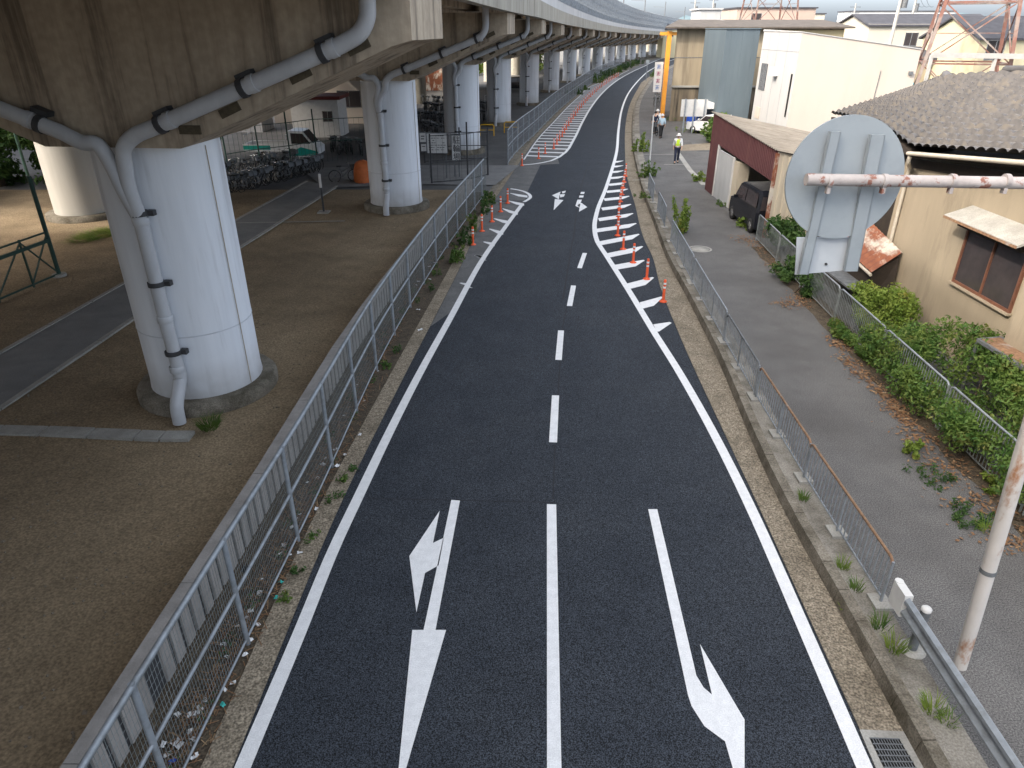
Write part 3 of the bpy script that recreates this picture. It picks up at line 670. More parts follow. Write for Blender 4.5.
picket_panel('railing_panel',xrail,33.0,35.8,.9,'farthest kerb railing panel, near the foot of the thin white pole',gr)
# guard rail at the lower right
gx = lambda px,py,h: Vector((*G(px,py,h),h))
A = gx(905,592,.92); Bv = gx(1050,808,.92); d = (Bv-A).normalized(); A = A+d*.02; B2 = A+d*7.5
nrm = Vector((d.y,-d.x,0)); nrm = -nrm if nrm.x > 0 else nrm      # towards the road
root = empty('guard_rail',(A.x,A.y,PZ),'grey steel guard rail with white end cap at the lower right kerb','guard rail')
prof = [(-.0,.0),(.045,-.03),(.05,-.075),(.0,-.115),(-.02,-.15),(.0,-.185),(.05,-.225),(.045,-.27),(0,-.30)]
mb = MB(); k = len(prof)
for t in (0,.9,3,7.5):
    c = A+d*t
    for o_,z in prof: mb.v.append(tuple(c+nrm*o_+Vector((0,0,z))))
    for o_,z in prof[::-1]: mb.v.append(tuple(c+nrm*(o_-.012)+Vector((0,0,z))))
for s_ in range(3):
    for j in range(2*k): mb.f.append((s_*2*k+j,s_*2*k+(j+1)%(2*k),(s_+1)*2*k+(j+1)%(2*k),(s_+1)*2*k+j)); mb.sm.append(False)
part(mb,'beam','galv',root)
mb = MB(); c = A-d*.06; rz = math.atan2(d.y,d.x)
mb.box(tuple(c+Vector((0,0,-.15))),(.30,.11,.36),rz); mb.tube([tuple(c-d*.13+Vector((0,0,-.33))),tuple(c-d*.13+Vector((0,0,.04)))],.055,12); part(mb,'end_cap','whitepaint',root)
for t in (.28,3.3):
    c = A+d*t-nrm*.13; mb = MB(); mb.tube([(c.x,c.y,PZ),(c.x,c.y,.90)],.057,14); p_ = part(mb,'post','galv_dark',root)
    mb = MB(); mb.lathe([(.062,.895),(.064,.93),(.045,.95),(.0,.955)],(c.x,c.y,0),14); q_ = mb.build('post_cap','whitepaint',p_)
    mb = MB(); mb.lathe([(.17,PZ-.01),(.17,PZ+.02),(.06,PZ+.025)],(c.x,c.y,0),14); q_ = mb.build('base_ring','pale_conc',p_)
# drain grate in the gutter
root = empty('drain_grate',(*G(890,750),0),'steel drain grate set in the right gutter at the bottom edge','drain grate')
q4 = [Vector((*G(*p),.03)) for p in [(859,731),(903,733),(934,790),(884,790)]]
fr_ = [Vector((*G(*p),.03)) for p in [(869,740),(899,741),(923,782),(889,782)]]
mb = MB()
for i in range(4):
    j=(i+1)%4; mb.hexa([q4[i]-Vector((0,0,.04)),q4[j]-Vector((0,0,.04)),fr_[j]-Vector((0,0,.04)),fr_[i]-Vector((0,0,.04))],[q4[i],q4[j],fr_[j],fr_[i]])
part(mb,'frame','pale_conc',root)
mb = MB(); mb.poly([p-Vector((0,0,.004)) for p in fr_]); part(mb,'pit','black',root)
mb = MB()
for i in range(1,11):
    a = fr_[0].lerp(fr_[1],i/11); b = fr_[3].lerp(fr_[2],i/11); mb.bar(a+Vector((0,0,.004)),b+Vector((0,0,.004)),.009)
for i in range(0,8):
    a = fr_[0].lerp(fr_[3],i/7); b = fr_[1].lerp(fr_[2],i/7); mb.bar(a+Vector((0,0,.006)),b+Vector((0,0,.006)),.012)
part(mb,'bars','grate',root)

# ------------------------------------------------------------------ overhanging road sign (seen from behind)
YS = 6.25
root = empty('road_sign',(*G(959,664,PZ),PZ),'round road sign seen from behind on a peeling white overhanging pole','road sign')
b0 = Vector((*G(960,666,PZ),PZ)); p1 = Vector(at(1003,520,b0.y-.02)); dirp = (p1-b0)/(p1.z-b0.z); top = b0+dirp*6.0
mb = MB(); mb.tube([b0-Vector((0,0,.05)),p1,top],.082,18); part(mb,'pole','peeling',root)
mb = MB()
for z in (2.9,): 
    c = b0+dirp*1.62; mb.tube([c-Vector((0,0,.03)),c+Vector((0,0,.03))],.088,16)
part(mb,'pole_band','galv_dark',root)
aL = Vector(at(806,179.5,YS)); aR = Vector(at(1024,183,YS)); ad = (aR-aL); aE = aL+ad*((top.x-aL.x)/ad.x)
mb = MB(); mb.tube([aL,aR,aE+Vector((0,(top.y-aE.y)*.5,0)),Vector((top.x,top.y,aE.z))],.052,18); part(mb,'arm','armpaint',root)
for px_ in (829,884,952,1006):
    mb = MB(); c = Vector(at(px_,181,YS)); mb.tube([c-Vector((.02,0,0)),c+Vector((.02,0,0))],.062,14); mb.box(tuple(c+Vector((0,-.01,-.075))),(.03,.05,.06)); part(mb,'clamp','armpaint',root)
Yd = YS+.16
cD = Vector(at(844,178.5,Yd)); rD = 58.5/F*(cD.y/ray(844,178)[1])
tilt = Matrix.Rotation(R(-4),4,'X')
mb = MB(); n = 64
ring = [(math.cos(2*math.pi*i/n),math.sin(2*math.pi*i/n)) for i in range(n)]
vs = [Vector((rD*x,-.012,rD*z*1.02)) for x,z in ring]+[Vector((rD*x,.012,rD*z*1.02)) for x,z in ring]
mb.add([cD+tilt@v_ for v_ in vs],[tuple(range(n))[::-1],tuple(range(n,2*n))]+[(i,(i+1)%n,n+(i+1)%n,n+i) for i in range(n)])
disc = part(mb,'sign_disc','signback',root)
def channel(a,b,w,name):
    mb = MB(); a,b = Vector(a),Vector(b); x = Vector((1,0,0)); dd=(b-a)
    yv_ = Vector((0,1,0))
    for (o,wd,y0_,y1_) in ((0,w,-.045,-.028),(-w/2,.006,-.045,0),(w/2,.006,-.045,0)):
        q=[(o-wd/2,y0_),(o+wd/2,y0_),(o+wd/2,y1_),(o-wd/2,y1_)]
        mb.hexa([b+x*i+yv_*j for i,j in q],[a+x*i+yv_*j for i,j in q])
    part(mb,name,'signback',root)
channel(at(834,131,Yd-.015),at(802,273,Yd-.015),.085,'channel')
channel(at(876,134,Yd-.015),at(849,270,Yd-.015),.12,'channel')
qp = [Vector(at(x,y,Yd)) for x,y in [(797,237.5),(862.6,237.5),(854,269.5),(795,274.7)]]
mb = MB(); oy = Vector((0,.012,0)); mb.hexa(qp,[v_+oy for v_ in qp]); part(mb,'lower_plate','signplate',root)
mb = MB(); c = Vector(at(826,264,Yd-.006)); mb.lathe([(.012,-.01),(.012,.01)],tuple(c),12,'Y'); part(mb,'bolt_hole','darkmetal',root)

# ------------------------------------------------------------------ orange delineator posts
def delineator():
    root = empty('delineator_post',(0,0,0),'x','delineator')
    mb = MB(); mb.lathe([(.12,0),(.125,.02),(.06,.05),(.045,.07)],n=14); mb.build('base','orange',root)
    mb = MB(); mb.lathe([(.045,.06),(.042,.68),(.036,.71),(.0,.72)],n=12); ps = mb.build('post','orange',root)
    for z in (.44,.56): mb = MB(); mb.lathe([(.0455,z),(.0455,z+.06)],n=12,cap=False); mb.build('reflective_band','reflect',root)
    return root
proto = delineator(); used = [False]
def put_del(xy, label, group, z=.012):
    if not used[0]:
        used[0] = True; proto.location = (*xy,z); proto['label'] = label; proto['group'] = group; return proto
    return dup(proto,(*xy,z),rng.uniform(0,6),label,group)
for i,p in enumerate([(663,302),(646.5,279.5),(633,263),(623,249.5),(617.5,236),(617.8,226),(618.5,217),(619.5,209),(620.5,202),(622,195),(623.2,188.5),(624.3,182.5),(625.5,176.5)]):
    put_del(G(*p),'%s orange delineator post from the camera on the right hatched strip'%ORD[i] if i else 'nearest orange delineator post, on the right hatched strip','delineators on the right hatched strip')
for i,p in enumerate([(473,245),(482,231.5),(492,222),(500.6,212),(507.6,203.5)]):
    put_del(G(*p),'%s orange delineator post from the camera on the left island by the weeds'%ORD[i],'delineators on the left island')
put_del(G(522,165.8),'orange delineator post alone at the rounded start of the far left hatching','delineators on the far left hatching')
y = 46.9; k = 0
while y < 138:
    off = 1.05 if y > 49 else 1.3
    put_del((XFL(max(y,47.2))-off,y),'%s orange delineator from the camera in the long far left hatched strip'%ORD[k] if k < 6 else 'orange delineator in the unbroken far row along the left hatching','delineators on the far left hatching'); y += 2.1 if y < 60 else 2.7; k += 1

# ------------------------------------------------------------------ right hand fence, hedge, weeds
gf = 'picket fence panels along the right edge of the path'
fl = ['farthest picket fence panel at the right, beside the black car','picket fence panel in front of the shrub by the maroon garage','picket fence panel below the hanging round sign','picket fence panel in front of the bright green bush','picket fence panel half buried in the hedge','picket fence panel with the hedge hanging over it, below the house window','nearest picket fence panel at the right edge, under the hedge']
yb = [26.5,23.6,20.9,18.0,15.1,12.2,9.4,6.5]
for i in range(7): picket_panel('picket_fence',XHF,yb[i+1]+.06,yb[i]-.03,1.02,fl[i],gf,step=.10,posts=[yb[i+1]+.06,yb[i]-.03],br=.0065,tr=.022,m='galv_mid',top='galv')
def plant(name, blobs, n, size, m, label, cat, group=None, seed=1, stems=6, base=None):
    c = base or (blobs[0][0],blobs[0][1],PZ)
    root = empty(name,c,label,cat,group)
    part(leaves(n,blobs,size,seed),'foliage',m,root)
    r_ = random.Random(seed)
    for i in range(min(stems,14)):
        mb = MB(); b = r_.choice(blobs); e = (b[0]+r_.uniform(-.6,.6)*b[3],b[1]+r_.uniform(-.6,.6)*b[4],b[2]+b[5]*.6)
        s_ = (c[0]+r_.uniform(-.12,.12)+(b[0]-c[0])*.6,c[1]+(b[1]-c[1])*.8+r_.uniform(-.1,.1),c[2])
        mb.tube([s_,((s_[0]+e[0])/2+.05,(s_[1]+e[1])/2,(s_[2]+e[2])/2),e],[.02,.014,.006],5); part(mb,'stem','bark',root)
    return root
hb = []
for i in range(64):
    t = rng.random(); y = 15.9-t*9.2; k_ = .35+.65*min(1,t*2.2+.2); x = XHF(y)+rng.uniform(-.38,1.6)*k_; z = .45+rng.uniform(0,.85)*(1 if x > XHF(y)-.1 else .8)
    hb.append((x,y,z,rng.uniform(.28,.5),rng.uniform(.3,.6),rng.uniform(.2,.4)))
for i in range(14):
    y = 15.6-i*.62; hb.append((XHF(y)-.02,y+rng.uniform(-.2,.2),rng.uniform(.75,1.02),.3,.38,.28))
for i in range(18):
    y = rng.uniform(10.5,14.6); hb.append((XHF(y)+rng.uniform(.9,2.1),y,rng.uniform(.7,1.45),rng.uniform(.35,.55),rng.uniform(.35,.6),rng.uniform(.25,.4)))
plant('hedge',hb,46000,.042,'leaf','overgrown green hedge spilling over the near right picket fence','hedge',seed=3,stems=40,base=(9.6,12,PZ))
bb_ = [(9.72+rng.uniform(-.5,.5),17.2+rng.uniform(-.6,.7),rng.uniform(.7,1.35),rng.uniform(.22,.42),rng.uniform(.22,.42),rng.uniform(.2,.34)) for _ in range(20)]
plant('bush',bb_,6500,.05,'leafbright','bright yellow green bush behind the fence below the house downpipe','bush',seed=4,stems=12,base=(9.72,17.2,PZ))
sb = [(10.2+rng.uniform(-.6,.5),25.2+rng.uniform(-.8,.8),rng.uniform(.6,1.5),.4,.4,.35) for _ in range(12)]
plant('shrub',sb,3000,.075,'leafdark','dark green shrub against the ribbed end wall of the garage','shrub',seed=5)
sb = [(XHF(21)+rng.uniform(-.45,.35),21+rng.uniform(-1.3,1.2),rng.uniform(.3,.85),.25,.3,.22) for _ in range(14)]
plant('shrub',sb,3200,.055,'leafdark','low dark shrub growing through the fence under the hanging sign','shrub',seed=6)
sb = [(XHF(15.7)+rng.uniform(-.25,.1),17+rng.uniform(-1.6,.9),rng.uniform(.25,.5),.18,.3,.16) for _ in range(10)]
plant('shrub',sb,1800,.05,'leaf','low creeping growth at the foot of the fence below the bright bush','shrub',seed=16)
def tuft(px,py,h,r,n,label,m='leaf',size=.05,z=PZ,grass=False,seed=0,cat='weed'):
    x,y = G(px,py,z); root = empty('weed',(x,y,z),label,cat,'weeds')
    if grass:
        mb = MB(); rr = random.Random(seed+int(px))
        for i in range(n):
            a = rr.uniform(0,6.28); d_ = r*rr.random()**.5; bx,by = x+math.cos(a)*d_*.5,y+math.sin(a)*d_*.5
            a2 = a+rr.uniform(-.7,.7); hh = h*rr.uniform(.5,1.1); lx,ly = math.cos(a2)*r*.7,math.sin(a2)*r*.7; w = .007
            mb.add([(bx-w,by,z),(bx+w,by,z),(bx+lx*.4+w*.7,by+ly*.4,z+hh*.7),(bx+lx*.4-w*.7,by+ly*.4,z+hh*.7),(bx+lx,by+ly,z+hh)],[(0,1,2,3),(3,2,4)])
        part(mb,'blades',m,root)
    else:
        rr = random.Random(seed+int(px)); bl=[]
        for k in range(max(5,int(r*26))):
            a = rr.uniform(0,6.28); d_ = r*rr.random()**.6; bx,by = x+math.cos(a)*d_,y+math.sin(a)*d_; hh = h*rr.uniform(.45,1.05)*(1.15-.5*d_/r); lx,ly = rr.gauss(0,.12)*h,rr.gauss(0,.12)*h
            m_ = max(2,int(hh/.16))
            for q in range(m_): t = (q+.6)/m_; bl.append((bx+lx*t*t,by+ly*t*t,z+hh*t,.05+.09*min(1,r),.05+.09*min(1,r),.07+.05*min(1,hh)))
        part(leaves(n,bl,size*.85,seed+int(px)),'foliage',m,root)
    return root
tuft(678,233,1.75,.42,1500,'tall pale green weeds between two kerb railing panels','leafbright',.07)
tuft(648,177,.9,.5,900,'bushy weeds on the kerb strip by the foot of the thin white pole','leaf',.07)
tuft(641,152,1.1,.6,900,'weeds on the kerb strip left of the walker in the yellow vest','leafbright',.08)
tuft(642,198,.35,.4,300,'small weeds on the kerb strip beyond the short railing panel','leaf',.05)
tuft(915,455,.4,.22,260,'young leafy weed on the path below the hedge','leafbright',.06)
tuft(930,478,.22,.4,380,'fine dark green weeds on the path below the young leafy weed','leafdark',.035)
tuft(968,517,.22,.42,700,'mat of dark green weeds on the path left of the sign pole','leafdark',.03)
tuft(985,530,.2,.25,60,'yellowing grass tuft beside the dark weed mat','leafbright',grass=True)
tuft(1008,492,.35,.4,500,'yellow green weeds at the foot of the nearest fence panel','leafbright',.05)
tuft(880,628,.22,.2,46,'grass tuft at the near end of the kerb railing','leaf',grass=True)
tuft(895,650,.25,.22,60,'grass tuft on the kerb beside the guardrail post','leafbright',grass=True)
tuft(932,712,.22,.22,60,'grass tuft below the guardrail by the sign pole','leafbright',grass=True)
tuft(948,722,.16,.2,36,'second small tuft right of the one below the guardrail','leaf',grass=True)
tuft(856,590,.2,.15,36,'little grass tuft on the kerb strip halfway along the rusty railing','leaf',grass=True)
tuft(843,568,.2,.16,40,'tiny tuft on the kerb strip left of the rusty railing','leafbright',grass=True)
tuft(803,500,.2,.15,40,'grass tuft at a railing post foundation above the rusty railing','leaf',grass=True)
tuft(845,612,.14,.12,26,'weeds in the gutter joint below the kerb','leafbright',z=.02,grass=True)
tuft(210,428,.25,.35,160,'green grass tuft at the foot of the nearest pier','leaf',z=.05,grass=True)
tuft(98,236,.16,1.1,500,'sunlit grass patch right of the white pier','leafbright',grass=True,z=.03)
tuft(84,240,.14,.9,360,'second sunlit grass patch in front of the white pier','leafbright',grass=True,z=.03)
tuft(110,232,.14,.8,300,'third sunlit grass patch at the foot of the white pier','leafbright',grass=True,z=.03)
for i,(px_,py_,h_,t_) in enumerate([(457,262,.75,'lowest'),(463,246,.85,'second'),(473,232,.9,'third'),(486,214,1.0,'fourth'),(488,205,.8,'topmost')]):
    tuft(px_,py_,h_,.36,520,'%s of the dark green weeds on the verge behind the left island'%t_,'leafdark' if i%2 else 'leaf',.06,z=0)
for i,(px_,py_,h_) in enumerate([(397,352,.35),(385,368,.3),(430,290,.4),(436,275,.4),(352,470,.2),(345,480,.22),(335,500,.25),(312,540,.22),(300,573,.18),(283,600,.18)]):
    tuft(px_,py_,h_*.7,.12+.02*(i%4),90,'small weed in the strip at the foot of the left mesh fence','leaf' if i%2 else 'leafdark',.04,z=.01)
for i,(px_,py_) in enumerate([(596,83),(602,79.5),(609,76),(616,72.5),(622,70),(627,68),(633,66),(639,63.8),(575,94.5),(581,90)]):
    tuft(px_,py_,1.4 if i < 8 else .7,1.3,500,'bushy weeds in the long row along the foot of the far left fence','leafdark' if i%3 else 'leaf',.16,z=0)
tuft(653,77,1.2,.6,300,'lone weeds at the far right kerb by a thin sign post','leaf',.12)
for i,(px_,py_,h_,r_,n_,l_) in enumerate([(700,181,.5,.5,700,'green weeds at the far front corner of the maroon garage'),(725,205,.3,.5,500,'weeds at the foot of the grey garage door'),(694,131,.5,1.6,700,'weeds by the white car across the lot'),(680,120,.5,1.3,500,'rough grass below the beige factory wall'),(742,228,.4,.4,400,'weeds beside the front wheel of the black car')]):
    tuft(px_,py_,h_,r_,n_,l_,'leafbright' if i%2==0 else 'leaf',.06)
plant('shrub',[(X_,Y_,z_,.9,.9,.7) for X_,Y_,z_ in [(14.6,53,1.0),(15.2,53.4,1.5),(14.9,52.6,.7),(15.7,53.2,.9)]],2200,.13,'leaf','round green shrub between the white signboard and the maroon garage','shrub',seed=9)
# dry leaves and dirt along the fence foot
def scatter(name, spots, n, size, m, seed, zz):
    g_ = random.Random(seed); mb = MB()
    for i in range(n):
        px_,py_,rx,ry = g_.choice(spots); x,y = G(px_,py_,zz); x += g_.gauss(0,rx); y += g_.gauss(0,ry); s_ = size*g_.uniform(.4,1.2); a = g_.uniform(0,6.28)
        u_ = Vector((math.cos(a),math.sin(a),g_.uniform(-.4,.4)))*s_; w_ = Vector((-math.sin(a),math.cos(a),g_.uniform(-.4,.4)))*s_*.5; c = Vector((x,y,zz+.012+g_.random()*.03))
        mb.poly([c-u_,c-w_,c+u_,c+w_])
    return mb
sp = [(838,345,.12,.25),(848,362,.14,.2),(862,375,.12,.2),(880,392,.1,.25),(895,408,.12,.25),(905,420,.1,.25),(920,440,.2,.25),(950,470,.3,.3),(985,505,.35,.25),(800,300,.18,.35),(790,305,.25,.2),(775,265,.2,.4),(760,248,.2,.5),(745,240,.25,.4),(1010,540,.3,.2)]
o = scatter('fallen_leaves',sp,2600,.045,'dryleaf',2,PZ+.006).build('fallen_leaves','dryleaf'); tag(o,'brown fallen leaves along the foot of the right picket fence','fallen leaves',kind='stuff')
dm2 = MB()
for (px_,py_,rx,ry) in sp[:15]:
    x,y = G(px_,py_,PZ); n=14; rr=random.Random(int(px_)); pts=[(x+math.cos(6.28*i/n)*rx*2.2*rr.uniform(.6,1.2),y+math.sin(6.28*i/n)*ry*2.2*rr.uniform(.6,1.2)) for i in range(n)]
    dm2.poly([(a,b,PZ+.003+.0004*int(px_)%7*.0002) for a,b in pts])
Yq = ys(6,26,.7); rr = random.Random(3)
q = MB(); q.ribbon([(XHF(y)-.28-rr.uniform(0,.16),y) for y in Yq],[(XHF(y)+.35,y) for y in Yq],PZ+.005); struct(q,'verge_dirt','soil')
# litter and dry stalks at the near left fence
def litter_piece(px_,py_,s_,m_,lab,z=.02):
    x,y = G(px_,py_,z); rr = random.Random(int(px_*7+py_)); mb = MB(); n=3
    vs=[]
    for i in range(n+1):
        for j in range(n+1): vs.append(((i/n-.5)*s_*1.5+rr.uniform(-.1,.1)*s_,(j/n-.5)*s_+rr.uniform(-.1,.1)*s_,rr.uniform(.0,.45)*s_))
    mb.add(vs,[(j*(n+1)+i,j*(n+1)+i+1,(j+1)*(n+1)+i+1,(j+1)*(n+1)+i) for j in range(n) for i in range(n)])
    o = mb.build('litter',m_); o.location=(x,y,z); o.rotation_euler=(0,0,rr.uniform(0,6)); tag(o,lab,'litter','litter along the left fence')
litter_piece(223,705,.05,'litter_t','teal packet at the gutter edge, nearest the bottom left'); litter_piece(276,598,.05,'litter_t','teal packet at the gutter edge, middle of three'); litter_piece(281,582,.05,'litter_t','teal packet at the gutter edge, farthest of three')
litter_piece(172,762,.06,'blue','blue and white scrap behind the fence at the bottom edge')
g_ = random.Random(11); xtra=[]
for i in range(46):
    q = g_.uniform(4.6,15) if i < 34 else g_.uniform(15,30); x = XFENCE(q)+g_.choice([-1,-1,1])*g_.uniform(.03,.34)
    if x > XLG(q)-.38: x = XFENCE(q)-.2
    d_ = q*cP+HC*sP; xtra.append((512+F*x/d_, 384-F*(q*sP-HC*cP)/d_, g_.uniform(.025,.07)))
for i,(a,b,s_) in enumerate(xtra+[(178,745,.10),(195,757,.06),(192,715,.07),(200,708,.06),(178,715,.06),(250,640,.06),(245,655,.05),(300,553,.06),(289,555,.05),(233,683,.05),(225,690,.04),(163,745,.06),(190,732,.05),(258,625,.05),(168,755,.06),(420,330,.09),(418,310,.08),(360,435,.06),(345,455,.06),(205,700,.05)]):
    litter_piece(a,b,s_,'litter_w','scrap of white paper litter in the strip along the left mesh fence')
g_ = random.Random(5); mb = MB()
for i in range(2600):
    y = g_.uniform(3.5,18) if g_.random()<.7 else g_.uniform(18,34); x = XFENCE(y)+g_.gauss(-.17,.16); 
    if not (XFENCE(y)-.48 < x < XLG(y)-.3): continue
    a = g_.uniform(0,6.28); l_ = g_.uniform(.03,.12); c = Vector((x,y,.015+g_.random()*.05)); u_ = Vector((math.cos(a),math.sin(a),g_.uniform(-.3,.5)))*l_; w_ = Vector((-math.sin(a),math.cos(a),0))*.006
    mb.poly([c-u_-w_,c-u_+w_,c+u_+w_,c+u_-w_])
tag(mb.build('dry_stalks','dryleaf'),'dry stalks and dead leaves in the strip along the left mesh fence','dry leaves',kind='stuff')
mb = leaves(1500,[(XFENCE(y_)+.02+rng.uniform(-.3,.12),y_,.05,.12,.3,.06) for y_ in [4+i*.9 for i in range(34)]],.028,22)
tag(mb.build('ground_cover','leafdark'),'low green ground cover in the strip along the left mesh fence','ground cover',kind='stuff')
mb = MB(); x,y,z = at(245,569,7.6); mb.lathe([(.02,-.05),(.045,-.04),(.045,.05),(.02,.06)],(0,0,0),10,'X'); o = mb.build('bottle','rubber'); o.location=(x,y,z); tag(o,'small dark bottle caught on the mesh of the left fence','bottle')

# ------------------------------------------------------------------ tiled house at the right
WX = 11.0
root = empty('tiled_house',(13,15,0),'cream stucco house with grey tiled roof and brown window at the right edge','house')
W_ = lambda mb,nm,m: part(mb,nm,m,root)
mb = MB(); mb.add([(WX,20.0,0),(WX,6.5,0),(WX,6.5,5.35),(WX,15.2,4.75),(WX,20.0,4.3),(16.5,20,0),(16.5,6.5,0),(16.5,6.5,6.0),(16.5,15.2,6.0),(16.5,20,5.5)],
   [(0,1,2,3,4),(5,9,8,7,6),(0,4,9,5),(1,6,7,2)]); W_(mb,'wall','stucco')
mb = MB(); mb.bb(WX+.6,16.2,20.05,25.0,0,4.3); W_(mb,'wall','dkwood')
eave = [(10.5,6,6.1),(10.5,15,5.1),(10.48,19.0,4.66),(10.55,21.1,5.02),(10.9,25.2,4.86)]
ridge = [(19.5,8,7.2),(18,18,6.55),(16.6,25.5,6.2),(16.3,28.4,5.92),(15.3,28.3,5.50)]
def arc(pl):
    d=[0]
    for i in range(1,len(pl)): d.append(d[-1]+math.dist(pl[i],pl[i-1]))
    return np.array(d)/d[-1]
E_,RD = np.array(eave),np.array(ridge); te = arc(eave)
def patch(u,v_):
    a = np.array([np.interp(u,te,E_[:,k]) for k in range(3)]); b = np.array([np.interp(u,te,RD[:,k]) for k in range(3)])
    return a*(1-v_)+b*v_
mb = MB(); nu = 54*6; rows = 17
vv = []
for r_ in range(rows):
    for f_,dz_ in ((0,.13),(.96,.0)): vv.append(((r_+f_)/rows,dz_))
for (v_,dz_) in vv:
    for i in range(nu+1):
        p = patch(i/nu,v_); ph = (i/nu*54)%1; w = .075*abs(math.sin(math.pi*ph))**.7+.02*(ph>.85)
        mb.v.append((p[0],p[1],p[2]+dz_+w))
for j in range(len(vv)-1):
    for i in range(nu): a=j*(nu+1)+i; mb.f.append((a,a+1,a+nu+2,a+nu+1)); mb.sm.append(False)
rf = W_(mb,'roof','tile')
def rpt(mb,nm,m):
    return mb.build(nm,m,rf)
mb = MB()
mb.tube([(x,y,z+.10) for x,y,z in ridge[1:3]]+[tuple(np.array(ridge[2])+np.array((0,0,.1)))],.14,8)
mb.tube([tuple(np.array(ridge[2])+(-.2,-1.5,.12)),tuple(np.array(ridge[2])+(2.2,-3.8,.35))],.2,8)
mb.tube([(16.3,28.4,6.02),(15.4,26.6,5.98)],.15,8)
rpt(mb,'ridge_cap','tile')
mb = MB(); pl = [(x-.02,y,z-.06) for x,y,z in eave[:3]]; mb.tube(pl,.055,8); W_(mb,'gutter','ivorypipe')
mb = MB()
for i in range(len(eave)-1):
    a,b = Vector(eave[i]),Vector(eave[i+1]); mb.hexa([a+Vector((.04,0,-.16)),a+Vector((.10,0,-.16)),b+Vector((.10,0,-.16)),b+Vector((.04,0,-.16))],[a+Vector((.04,0,-.01)),a+Vector((.10,0,-.01)),b+Vector((.10,0,-.01)),b+Vector((.04,0,-.01))])
    mb.poly([a+Vector((.05,0,-.12)),b+Vector((.05,0,-.12)),b+Vector((1.2,0,.02)),a+Vector((1.2,0,.02))])
W_(mb,'eave_board','dkwood')
mb = MB(); mb.bb(WX-.03,WX+.02,7,19.8,4.12,4.36); 
mb.v = [(x,y,z+(19.8-y)*.085) for x,y,z in mb.v]; W_(mb,'wall_trim','dkwood')
dp0 = Vector(at(908,160,18.9)); dpp = [Vector((10.5,18.95,4.58)),Vector((10.5,18.95,4.42)),Vector((10.62,19.1,4.3)),Vector((10.9,19.5,4.15)),Vector((10.93,19.6,3.95)),Vector((10.93,19.6,2.0)),Vector((10.93,19.6,.2))]
mb = MB(); mb.tube(dpp,.05,10); W_(mb,'downpipe','ivorypipe')
# window with awning
wa = atX(960,217,WX); wb = atX(957,280,WX); wc = atX(1005,300,WX)
wy1,wz0,wz1 = wb[1]+.05,wb[2],3.25; wy0 = wc[1]-.25
mb = MB()
for (a,b,c,d_) in ((wy0-.06,wy1+.06,wz1,wz1+.06),(wy0-.06,wy1+.06,wz0-.06,wz0),(wy0-.06,wy0,wz0,wz1),(wy1,wy1+.06,wz0,wz1),((wy0+wy1)/2-.025,(wy0+wy1)/2+.025,wz0,wz1)): mb.bb(WX-.06,WX+.03,a,b,c,d_)
wf = W_(mb,'window','brownframe')
mb = MB(); mb.bb(WX-.025,WX-.012,wy0,wy1,wz0,wz1); o=mb.build('pane','glass',wf)
mb = MB(); mb.bb(WX-.12,WX,wy0-.1,wy1+.1,wz0-.11,wz0-.065); o=mb.build('sill','stucco',wf)
mb = MB(); mb.hexa([(WX-.62,wy0-.4,3.50),(WX,wy0-.4,3.72),(WX,wy1+.2,3.72),(WX-.62,wy1+.2,3.50)],[(WX-.62,wy0-.4,3.56),(WX,wy0-.4,3.78),(WX,wy1+.2,3.78),(WX-.62,wy1+.2,3.56)]); aw = W_(mb,'awning','pale_conc')
mb = MB(); mb.bb(WX-.635,WX-.622,wy0-.4,wy1+.2,3.49,3.545); o=mb.build('awning_edge','rustrail',aw)
mb = MB(); mb.bb(WX-.3,WX-.005,wy0-.1,wy1+.1,3.32,3.5); W_(mb,'shutter_box','dkwood')
# projecting bay and pipe nearer the camera
mb = MB(); mb.bb(10.55,WX-.01,7.2,13.6,1.2,4.6); W_(mb,'bay','stucco')
mb = MB(); mb.tube([(WX-.05,20,4.0),(WX-.05,20.02,0)],.01,5)
# little rusty lean-to beside the house
root = empty('lean_to_shed',(10.4,21.5,0),'low lean-to with rusty corrugated roof beside the cream house','shed')
def corr(p00,p01,p10,p11,n,amp,m,nm,root,thick=.0):
    mb = MB(); p00,p01,p10,p11 = map(Vector,(p00,p01,p10,p11)); N_ = (p01-p00).cross(p10-p00).normalized()
    if N_.z < 0: N_ = -N_
    k = n*6
    for i in range(k+1):
        t = i/k; w = amp*math.sin(2*math.pi*n*t)
        for a,b in ((p00,p01),(p10,p11)): mb.v.append(tuple(a.lerp(b,t)+N_*w))
    for i in range(k): mb.f.append((2*i,2*i+2,2*i+3,2*i+1)); mb.sm.append(True)
    return part(mb,nm,m,root)
rp = [at(800,262,23.6),at(873,272,20.6),at(845,190,24.6),at(903,258,20.9)]
rp = [(10.0,22.8,1.9),(10.0,18.5,1.5),(10.95,22.8,2.6),(10.95,18.9,1.95)]
corr(*rp,18,.025,'rustroof','roof',root)
mb = MB(); mb.hexa([(10.12,18.7,0),(10.9,18.7,0),(10.9,22.7,0),(10.12,22.7,0)],[(10.12,18.7,1.42),(10.9,18.9,1.8),(10.9,22.7,2.45),(10.12,22.7,1.82)]); part(mb,'wall','dkwood',root)
mb = MB(); mb.tube([(9.97,22.8,1.84),(9.97,18.45,1.44)],.045,8); part(mb,'gutter','ivorypipe',root)
mb = MB(); mb.bb(9.55,10.1,18.6,20.2,.95,1.0); o=part(mb,'side_shelf','galv_dark',root)
